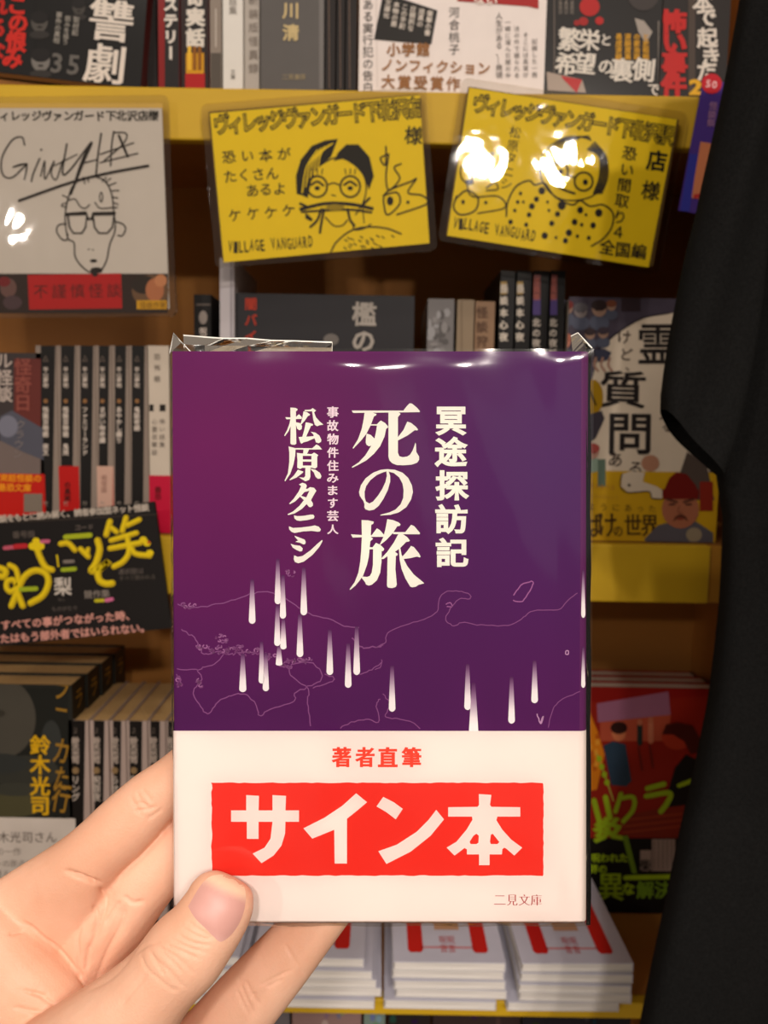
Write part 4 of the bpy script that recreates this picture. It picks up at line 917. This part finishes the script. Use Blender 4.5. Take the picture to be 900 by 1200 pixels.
for ch, y0, y1 in zip('事故物件住みます芸人', (476.3, 492.3, 508, 524, 539.3, 555, 569, 583.8, 598.3, 614.7), (489.5, 505.3, 521, 536.5, 552, 565.8, 580.2, 595.3, 611, 626)):
    PN.char(ch, 390, (y0+y1)/2, 13.6 if ch not in 'ます' else 11.5, y1-y0, (244, 220, 230), 6, .03, .02, 0, True, 4)
# falling lights (x, top, bottom, width at the foot)
for x, y0, y1, w_ in ((295.5, 679, 731, 8), (325.5, 655, 708, 7.5), (331.5, 674, 725, 7.5), (356, 665, 721, 8), (325, 709, 757, 7.5), (332, 725, 761, 7.5), (327, 757, 780, 8), (351.5, 720, 770, 8), (284.5, 766, 811, 8.5), (306.5, 752, 801, 7), (311.5, 765, 810, 7.5), (386.5, 738, 791, 8), (408, 754, 806, 8), (418, 734, 791, 8), (459.5, 780, 834, 8), (548, 778, 832, 8), (599.5, 793, 848, 8), (626.5, 774, 824, 8), (683.5, 668, 724, 5), (683.5, 758, 806, 5)):
    q = []; cc = []
    for t in (0, .12, .25, .4, .55, .7, .85, .92, .945, .965, .98, .99, 1.0):
        hw = w_*(.24+.27*t) if t < .92 else w_*.49*math.sqrt(max(0.02, 1-((t-.92)/.08)**2))
        q.append((x-hw, x+hw, y0+(y1-y0)*t)); cc.append(mixc((80, 26, 82), (250, 242, 240), min(1, t*1.35)**.8))
    PN.grad(q, cc, 5)
q = []; cc = []
for t in np.linspace(0, 1, 8): q.append((555-2-3.5*t, 555+2+3.5*t, 800+57*t)); cc.append(mixc((80, 26, 82), (250, 242, 240), min(1, t*1.3)))
PN.grad(q, cc, 5.4)
# faint coastlines and lakes of the printed map
LN = (132, 72, 126)
def coast(pts, amp=1.6, w_=1.1, z=(0, 0, 1), col=LN, k=5, lay=3):
    p = catmull([(z[0]+x/z[2], z[1]+y/z[2]) for x, y in pts], k)
    p = p+np.random.normal(0, amp*.5, p.shape); PN.stroke(list(p), w_, col, lay, False)
zA = (190, 640, 3.4615); zB = (440, 640, 3.4615)
coast([(60, 235), (110, 250), (170, 245), (250, 230), (330, 205), (400, 185), (470, 195), (540, 240), (610, 280), (680, 295), (740, 325), (800, 330)], .8, 1.3, zA)
coast([(75, 335), (130, 370), (150, 410), (180, 440), (240, 430), (280, 440), (320, 430), (380, 430)], 1.8, 1.4, zA)
coast([(60, 500), (150, 500), (170, 490), (210, 480), (250, 440)], .8, 1.2, zA)
coast([(140, 500), (160, 540), (125, 590), (150, 640), (185, 680), (220, 640), (270, 610), (330, 600), (380, 640), (395, 690), (440, 660), (530, 635), (545, 590), (620, 560), (650, 525), (600, 470), (520, 490), (530, 530), (590, 580), (590, 640), (605, 730)], 1.2, 1.3, zA)
coast([(60, 520), (75, 545), (60, 580)], 1.6, 1.2, zA); coast([(660, 520), (700, 540), (660, 560), (610, 575)], .8, 1.2, zA); coast([(770, 370), (810, 410), (860, 410), (900, 405)], 1.4, 1.6, zA)
coast([(720, 740), (780, 710), (840, 705), (880, 715), (870, 650), (880, 620)], 1.2, 1.2, zA); coast([(800, 520), (850, 500), (890, 470)], 1, 1.2, zA)
coast([(0, 410), (40, 390), (50, 350), (120, 320), (200, 295), (250, 265), (260, 210), (290, 185), (350, 185), (385, 200), (380, 215), (340, 215), (310, 245), (285, 295), (320, 325), (350, 310), (430, 320), (540, 320), (600, 290), (640, 262), (740, 258), (780, 220), (820, 190)], .7, 1.1, zB)
coast([(560, 200), (590, 160), (640, 145), (620, 190), (590, 225), (555, 218)], .9, 1.4, zB, (158, 92, 148)); coast([(285, 235), (305, 230), (310, 245), (290, 245)], .6, 1.2, zB, (158, 92, 148))
coast([(30, 600), (60, 640), (40, 690), (90, 700), (150, 715), (180, 740)], .8, 1.1, zB); coast([(655, 680), (670, 720), (680, 690), (670, 715)], .5, 1.4, zB, (190, 140, 180)); coast([(700, 735), (720, 660), (760, 620), (830, 590)], .6, 1.0, zB)
coast([(772, 425), (782, 425), (782, 438), (772, 438), (772, 425)], .1, 1.3, zB, (190, 140, 180)); coast([(0, 500), (20, 490), (25, 460)], .9, 1.1, zB)
for cx, cy, sx, sy, n_ in ((108, 246, 26, 9, 8), (240, 375, 24, 18, 9), (270, 420, 70, 16, 24), (170, 415, 26, 16, 8), (360, 430, 30, 14, 8), (440, 450, 40, 14, 14), (520, 475, 40, 18, 16), (580, 465, 24, 10, 8), (520, 110, 14, 10, 6), (150, 540, 12, 36, 8), (70, 550, 8, 26, 7)):
    for _ in range(n_):
        a0 = random.uniform(0, 6.28); x = cx+random.uniform(-1, 1)*sx; y = cy+random.uniform(-1, 1)*sy; r = random.uniform(4, 9)
        coast([(x+r*math.cos(a0+t), y+r*.8*math.sin(a0+t)) for t in np.linspace(0, random.uniform(2.5, 6), 6)], .35, 1.5, zA, random.choice([(132, 72, 126), (158, 98, 148), (120, 58, 112)]), 3)
cv.build('cover', PURPLE, hb)
pm = MB(); pm.box(-HW/2+.0008, HW/2-.0026, .0005, HT-.0005, .0007, HH-.0007); pm.build('page_block', PAGES, hb)
# obi
ob = MB(); zo = (MH.inverted() @ C(447, 857, BD)).z
v, fcs = ushape(-HW/2-.0002, HW/2+.00018, HT+.0003, .0024, .0002, .0002, zo, None); v = [(x, y-.00022, z) for x, y, z in v]; ob.add(v, fcs, lin((240, 224, 216)))
PO = Panel(MH, ob, -.00022, .00003)
RB = (226, 40, 26)
rough = [(247+random.uniform(-.3, .3), y) for y in np.linspace(1026, 917, 26)]
rough = []
for x in np.linspace(247, 636, 60): rough.append((x, 917.3+random.uniform(-.5, .5)))
for y in np.linspace(919, 1025, 24): rough.append((637+random.uniform(-.6, .3), y))
for x in np.linspace(636, 249, 60): rough.append((x, 1026.2+random.uniform(-.6, .5)))
for y in np.linspace(1024, 919, 24): rough.append((248+random.uniform(-.6, .6)+.6*math.sin(y*.2), y))
PO.poly(rough, RB, 1)
OW = (240, 224, 216)
P = PO.at(240, 900, 4.2857)
P.poly([(132,213),(208,213),(208,136),(272,140),(270,213),(340,213),(340,136),(408,140),(405,213),(473,213),(473,270),(405,270),(403,330),(385,390),(345,440),(285,478),(240,430),(300,400),(330,355),(340,270),(270,270),(270,356),(211,356),(211,270),(132,270)], OW, 3)
P.poly([(495,303),(600,250),(690,190),(760,127),(815,172),(770,210),(714,255),(714,480),(652,480),(650,310),(540,355)], OW, 3)
P = PO.at(430, 900, 4.2857)
P.poly([(82,145),(135,172),(180,205),(145,258),(98,222),(48,193)], OW, 3); P.poly([(348,210),(387,258),(320,340),(220,420),(98,482),(57,418),(150,385),(250,320),(310,260)], OW, 3)
P.poly([(562,131),(625,135),(618,185),(625,195),(770,197),(770,244),(655,244),(650,262),(680,310),(725,360),(780,400),(740,440),(700,405),(690,400),(680,408),(678,434),(616,434),(616,488),(563,488),(563,434),(502,434),(502,408),(490,402),(440,440),(400,400),(450,370),(500,310),(530,260),(528,244),(408,244),(408,197),(555,195),(563,185)], OW, 3, holes=[[(550,330),(562,340),(560,375),(550,382),(520,382),(516,370),(535,340)], [(622,335),(632,330),(665,372),(655,382),(622,382),(618,370)]])
for ch, x0, x1 in zip('著者直筆', (388.5, 416, 442.8, 470.3), (411.5, 439, 466, 493.8)): PO.char(ch, (x0+x1)/2, 887.2, x1-x0, 23.6, (232, 62, 40), 2, .042, .026, 0, True, 4)
for ch, x0, x1, y0, y1 in zip('二見文庫', (579, 594, 608, 622), (592.5, 606.5, 621, 635), (1049.5, 1048.5, 1048.3, 1048.3), (1060, 1061, 1061, 1061)): PO.char(ch, (x0+x1)/2, (y0+y1)/2, x1-x0, y1-y0, (166, 60, 62), 2, .008, -.018, 0, True, 3)
ob.build('obi_band', OBI, hb)
# clear wrap: front sheet that bulges over the spine edge, seams at the sides, folded flap and corners on top
wr = MB(); nx, ny = 60, 80; gv = []
for j in range(ny+1):
    for i in range(nx+1):
        u, v2 = i/nx, j/ny
        x = -HW/2-.0008+(HW+.0016)*u; z = -.0006+(HH+.0012)*v2
        b_ = .0009+.0005*math.sin(u*9+v2*4)*math.sin(v2*7+1)+.00025*math.sin(u*23+v2*11)
        y = -b_*min(1, 8*u+.3, 8*(1-u)+.25, 20*v2+.3, 28*(1-v2)+.2)-.00035
        gv.append((x, y, z))
wr.add(gv, [(j*(nx+1)+i, j*(nx+1)+i+1, (j+1)*(nx+1)+i+1, (j+1)*(nx+1)+i) for j in range(ny) for i in range(nx)], (1, 1, 1), True)
wrap = wr.build('clear_wrap', WRAP, hb)
def filmstrip(name, pts, y0=None):
    m_ = MB(); m_.add([MH.inverted() @ C(*q_) for q_ in pts], [(0, 1, 2, 3)] if len(pts) == 4 else [tuple(range(len(pts)))], (1, 1, 1))
    return m_
# side strip at the right and left, top flap and two crumpled corners
sd = MB()
def fs(pts): sd.add([MH.inverted() @ C(*q_) for q_ in pts], [tuple(range(len(pts)))], (1, 1, 1))
ys = np.linspace(408, 1084, 22)
for a_, b_ in zip(ys[:-1], ys[1:]):
    fs([(687, a_, .2142), (692.3+.7*math.sin(a_*.05), a_, .2185), (692.3+.7*math.sin(b_*.05), b_, .2185), (687, b_, .2142)])
    fs([(203, a_, .2142), (199-.6*math.sin(a_*.04)+(a_-412)/150*.9, a_, .2180), (199-.6*math.sin(b_*.04)+(b_-412)/150*.9, b_, .2180), (203, b_, .2142)])
xs = np.linspace(204, 690, 20)
for a_, b_ in zip(xs[:-1], xs[1:]): fs([(a_, 1080, .2150), (a_, 1085.5+math.sin(a_*.06), .2180), (b_, 1085.5+math.sin(b_*.06), .2180), (b_, 1080, .2150)])
o = sd.build('wrap_seam', WRAP_EDGE, wrap)
fl = MB()
def ff(pts): fl.add([MH.inverted() @ C(*q_) for q_ in pts], [tuple(range(len(pts)))], (1, 1, 1))
tops = [(215, 393), (240, 395), (262, 396.5), (290, 396.5), (318, 399), (345, 399.5), (370, 400.5), (389, 401)]
for (x0, y0), (x1, y1) in zip(tops[:-1], tops[1:]):
    ff([(x0, 414, .2205), (x0, (y0+414)/2, .2190+.002*math.sin(x0)), (x1, (y1+414)/2, .2190+.002*math.sin(x1)), (x1, 414, .2205)])
    ff([(x0, (y0+414)/2, .2190+.002*math.sin(x0)), (x0, y0, .2230), (x1, y1, .2230), (x1, (y1+414)/2, .2190+.002*math.sin(x1))])
ff([(199, 414, .2150), (203, 390, .219), (212, 402, .216)]); ff([(203, 390, .219), (224, 413, .2185), (212, 402, .216)]); ff([(199, 414, .2150), (212, 402, .216), (222, 413, .2155)])
o = fl.build('wrap_flap', WRAP_EDGE, wrap); fl = MB()
ff([(669, 394, .222), (677, 390, .221), (684, 398, .218), (671, 412, .2195)]); ff([(677, 390, .221), (694, 408, .219), (690, 414, .216), (684, 398, .218)]); ff([(671, 412, .2195), (684, 398, .218), (690, 414, .216)])
o = fl.build('wrap_corner', WRAP_EDGE, wrap)
rim = MB()
def tube(pts, r):
    pts = [MH.inverted() @ C(*q_) for q_ in pts]; b0 = len(rim.v); v = []; nn = 6
    for i, q_ in enumerate(pts):
        d = (pts[min(i+1, len(pts)-1)]-pts[max(i-1, 0)]).normalized(); s_ = d.orthogonal().normalized(); t_ = d.cross(s_)
        v += [q_+(s_*math.cos(a)+t_*math.sin(a))*r for a in np.linspace(0, 2*math.pi, nn, endpoint=False)]
    rim.add(v, [(i*nn+k, i*nn+(k+1) % nn, (i+1)*nn+(k+1) % nn, (i+1)*nn+k) for i in range(len(pts)-1) for k in range(nn)], (1, 1, 1), True)
tube([(x, y, .2230) for x, y in tops], .00018); tube([(389, 401, .223), (389, 412, .2205)], .00015); tube([(199, 414, .2150), (203, 390, .219), (224, 413, .2185)], .00016); rim.build('wrap_rim', simple('wrap_rim_plastic', (236, 234, 226), None, 20, 0.2), wrap); rim = MB()
tube([(677, 390, .221), (694, 408, .219)], .00016); tube([(669, 394, .222), (677, 390, .221)], .00014)
rim.build('wrap_corner_rim', MATS['wrap_rim_plastic'], wrap)

# ================================================================== HAND
def limb(stations, seg=26):
    """stations: px, py, depth, half width in px, thickness ratio -> closed tapered tube of ellipses"""
    pts = [C(a[0], a[1], a[2]) for a in stations]
    w_ = [a[3]*a[2]/FPX for a in stations]; k_ = [a[4] if len(a) > 4 else .92 for a in stations]
    # refine by catmull
    arr = np.array([[*p_, ww, kk] for p_, ww, kk in zip(pts, w_, k_)]); arr = catmull(arr, 6)
    n = len(arr); v = []; f = []
    for i in range(n):
        c = Vector(arr[i, :3]); d = (Vector(arr[min(i+1, n-1), :3])-Vector(arr[max(i-1, 0), :3])).normalized()
        s_ = d.cross(-FWD).normalized(); t_ = s_.cross(d).normalized()
        for k in range(seg):
            a = 2*math.pi*k/seg; v.append(c+s_*math.cos(a)*arr[i, 3]+t_*math.sin(a)*arr[i, 3]*arr[i, 4])
    for i in range(n-1):
        for k in range(seg): f.append((i*seg+k, i*seg+(k+1) % seg, (i+1)*seg+(k+1) % seg, (i+1)*seg+k))
    f.append(tuple(range(seg))[::-1]); f.append(tuple((n-1)*seg+k for k in range(seg)))
    return v, f
LIMBS = [
 # thumb
 [(268,1025,.2085,10,.6),(266.5,1028.5,.2083,23,.65),(264,1036,.2079,33,.68),(260,1049,.2073,39,.72),(254,1066,.2067,41.5,.78),(238,1091,.2060,44,.86),(217,1116,.2058,48.5,.88),(190,1147,.2066,47,.92),(160,1182,.2095,55,.95),(122,1228,.214,74,.9),(70,1290,.222,98,.85),(20,1350,.232,110,.8)],
 # index
 [(392,792,.244,10),(385,797,.243,22),(366,809,.241,28),(330,832,.239,30),(280,866,.2385,32),(232,897,.238,33),(202,918,.2378,31.5),(176,938,.2375,34),(145,968,.237,37),(108,1004,.237,39),(66,1056,.2395,61,.52),(10,1122,.2425,86,.38),(-50,1195,.2455,105,.4),(-120,1290,.249,120,.4)],
 # middle
 [(440,800,.2475,10),(425,812,.2465,24),(385,845,.245,30),(320,903,.243,33),(260,953,.2425,35),(204,1001,.242,33.5),(168,1034,.242,39),(132,1074,.2425,47),(90,1125,.244,56,.75),(40,1190,.247,70,.6),(-10,1260,.25,90,.55)],
 # ring (behind the book and thumb)
 [(470,872,.2495,10),(452,886,.2485,22),(410,922,.247,28),(345,980,.2455,31),(290,1030,.2455,31),(240,1085,.247,31),(190,1145,.249,36),(130,1210,.252,48),(60,1280,.255,62)],
 # little finger
 [(448,968,.2455,9),(441,980,.2445,20),(424,1008,.2435,27),(396,1046,.243,30),(366,1084,.2428,32.5),(327,1130,.243,37),(287,1176,.244,41),(245,1226,.246,45),(190,1292,.25,58),(120,1360,.255,70)],
 # web of skin between thumb and index, palm and wrist
 [(-90,1050,.2400,30,.7),(-40,1098,.2360,54,.7),(18,1158,.2335,62,.72),(58,1201,.2335,60,.72),(95,1245,.2365,48,.7)],
 [(166,1092,.2455,40,.5),(110,1160,.2465,60,.5),(60,1220,.248,90,.5),(0,1300,.25,130,.5),(-80,1400,.252,150,.5)],
]
hm = MB()
for L_ in LIMBS:
    v, f = limb(L_); hm.add(v, f)
hand = hm.build('hand', simple('skin', (226, 170, 140), (238, 188, 160), 40, 0.5, 0.12, 1500, spec=0.35, sss=0.08))
md = hand.modifiers.new('r', 'REMESH'); md.mode = 'VOXEL'; md.voxel_size = .00048; md.use_smooth_shade = True
dg = bpy.context.evaluated_depsgraph_get()
me = bpy.data.meshes.new_from_object(hand.evaluated_get(dg)); hand.modifiers.clear()
old = hand.data; hand.data = me; bpy.data.meshes.remove(old)
bm = bmesh.new(); bm.from_mesh(me)
for _ in range(7): bmesh.ops.smooth_vert(bm, verts=bm.verts, factor=.5, use_axis_x=True, use_axis_y=True, use_axis_z=True)
bm.to_mesh(me); bm.free(); me.update()
nv = len(me.vertices); co = np.zeros(nv*3); me.vertices.foreach_get('co', co); co = co.reshape(-1, 3)
no = np.zeros(nv*3); me.vertices.foreach_get('normal', no); no = no.reshape(-1, 3)
R3 = np.array([RIGHT, UP, FWD]); q = (co-np.array(CAM)) @ R3.T
hx = 450+FPX*q[:, 0]/q[:, 2]; hy = 600-FPX*q[:, 1]/q[:, 2]; hd = q[:, 2]
facing = np.sum(no*(co-np.array(CAM)), 1) < 0
def crease(pts, depth_mm, sig, dmin, dmax, zoom=(0, 0, 1)):
    global co
    p = catmull([(zoom[0]+x/zoom[2], zoom[1]+y/zoom[2]) for x, y in pts], 8)
    sel = np.where(facing & (hd > dmin) & (hd < dmax) & (hx > p[:, 0].min()-15) & (hx < p[:, 0].max()+15) & (hy > p[:, 1].min()-15) & (hy < p[:, 1].max()+15))[0]
    if not len(sel): return
    P_ = np.stack([hx[sel], hy[sel]], 1); best = np.full(len(sel), 1e9); bt = np.zeros(len(sel))
    for i in range(len(p)-1):
        a, b_ = p[i], p[i+1]; d = b_-a; L2 = d@d+1e-9
        t = np.clip(((P_-a)@d)/L2, 0, 1); dist = np.linalg.norm(P_-(a+t[:, None]*d), axis=1)
        m_ = dist < best; best[m_] = dist[m_]; bt[m_] = (i+t[m_])/(len(p)-1)
    amp = depth_mm*.001*np.exp(-(best/sig)**2)*np.clip(np.minimum(bt, 1-bt)*6+.15, 0, 1)
    co[sel] -= no[sel]*amp[:, None]
ZA = (0, 900, 4.0); ZT = (0, 1000, 3.0); ZF = (200, 1070, 3.214)
BK = (.222, .27); TH = (.15, .222)
def lines(lst, depth, sig, rng, zoom):
    for pts in lst: crease(pts, depth, sig, *rng, zoom)
# broad valleys first, then the fine lines inside them
lines([[(480, 545), (500, 610), (480, 720), (430, 850), (420, 1000)], [(570, 620), (540, 760), (480, 900), (440, 1020)]], .9, 9, BK, ZA)
lines([[(300, 480), (350, 496), (400, 520), (440, 532), (490, 548)]], .9, 2.6, BK, ZA)
lines([[(340, 500), (400, 512), (450, 545)], [(455, 560), (490, 590), (488, 640), (470, 720), (445, 790), (410, 860)], [(440, 640), (452, 700), (430, 800)], [(380, 730), (362, 800), (366, 870), (372, 950), (395, 1010)], [(420, 830), (405, 900), (402, 960)]], .55, 2.2, BK, ZA)
lines([[(100, 720), (150, 755), (200, 800), (270, 850), (330, 920), (370, 975), (425, 1045)]], 1.0, 2.8, BK, ZA)
lines([[(590, 640), (570, 740), (510, 860), (445, 1020)], [(560, 625), (530, 670), (490, 740)], [(580, 600), (620, 630), (680, 625)]], .5, 2.6, BK, ZA)
lines([[(100, 1040), (170, 1062), (230, 1095), (295, 1135)], [(150, 1050), (220, 1070)], [(60, 1120), (150, 1140), (230, 1150)], [(40, 780), (110, 765)]], .45, 2.2, BK, ZA)
lines([[(610, 130), (628, 165), (650, 200), (668, 232)], [(640, 110), (660, 150), (690, 185)], [(665, 95), (690, 130), (715, 160)], [(620, 175), (660, 165), (700, 185)], [(630, 200), (680, 195), (740, 180)], [(690, 240), (730, 215), (760, 190)]], .3, 1.8, BK, ZA)
lines([[(520, 330), (545, 370), (590, 410), (625, 450), (655, 475)], [(495, 350), (512, 400), (555, 440), (600, 475), (630, 485)], [(540, 320), (600, 352), (650, 392), (690, 430)], [(560, 340), (605, 380), (640, 420)], [(640, 262), (690, 290), (745, 305)], [(620, 285), (680, 315), (745, 325)], [(600, 300), (660, 330), (730, 350)], [(585, 325), (640, 345), (700, 372)], [(480, 352), (520, 322), (565, 312)], [(530, 360), (560, 400), (580, 430)], [(655, 235), (700, 270), (760, 300)]], .33, 1.6, TH, ZT)
lines([[(490, 290), (470, 340), (430, 400), (380, 445), (300, 490)], [(520, 420), (470, 480), (420, 540)]], .3, 2.6, TH, ZT)
lines([[(430, 115), (455, 160), (480, 200), (505, 245)], [(262, 265), (285, 320), (315, 385)], [(280, 250), (310, 310), (340, 350)], [(250, 290), (272, 340), (300, 390)], [(300, 320), (322, 300)], [(330, 275), (390, 245), (460, 212)], [(360, 280), (420, 250)], [(250, 250), (280, 262)]], .3, 1.8, BK, ZF)
# nail fold: press the nail bed into the thumb
me.vertices.foreach_set('co', co.ravel()); me.update()
me.polygons.foreach_set('use_smooth', np.ones(len(me.polygons), bool))
tag(hand, 'left hand gripping the purple paperback, thumb in front and fingers behind', 'hand')
hand['kind'] = 'thing'
# nail
bvh = BVHTree.FromPolygons([tuple(v) for v in co], [tuple(p_.vertices) for p_ in me.polygons])
nl = [(220.5, 1062), (224, 1056), (231, 1044), (239, 1033), (247, 1027), (257, 1025), (268, 1025.5), (278, 1029), (285, 1037), (288, 1048), (287, 1062), (283, 1076), (276, 1089), (267, 1099), (258, 1103.5), (250, 1097), (240, 1087), (228, 1075)]
nl = catmull(nl+[nl[0]], 3)[:-1]; cen = np.array([254, 1064.])
nb = MB(); vv = []; cc = []; rings = 9; n_ = len(nl)
ax = np.array([.42, -.907]); ax /= np.linalg.norm(ax)
for r in range(rings):
    t = (r+.0)/(rings-1)
    for k in range(n_):
        q_ = cen+(nl[k]-cen)*t; h_, nn_, _, _ = bvh.ray_cast(CAM, ray(*q_).normalized())
        while h_ is None or (h_-CAM).dot(FWD) > .2115:
            q_ = cen+(q_-cen)*.97; h_, nn_, _, _ = bvh.ray_cast(CAM, ray(*q_).normalized())
        lift = .00055*(1-t**4)+.00008
        vv.append(h_+(-FWD*.6+Vector(nn_)*.4)*lift)
        along = (q_-cen)@ax
        c = mixc((212, 158, 148), (238, 202, 172), np.clip((along-18)/10, 0, 1)); c = mixc(c, (232, 180, 172), np.clip((-along-24)/10, 0, 1)*.7)
        cc.append(lin(c))
fcs = [(r*n_+k, r*n_+(k+1) % n_, (r+1)*n_+(k+1) % n_, (r+1)*n_+k) for r in range(rings-1) for k in range(n_)]
nb.add(vv, fcs, cc, True)
nail = nb.build('thumb_nail', NAILM, hand)
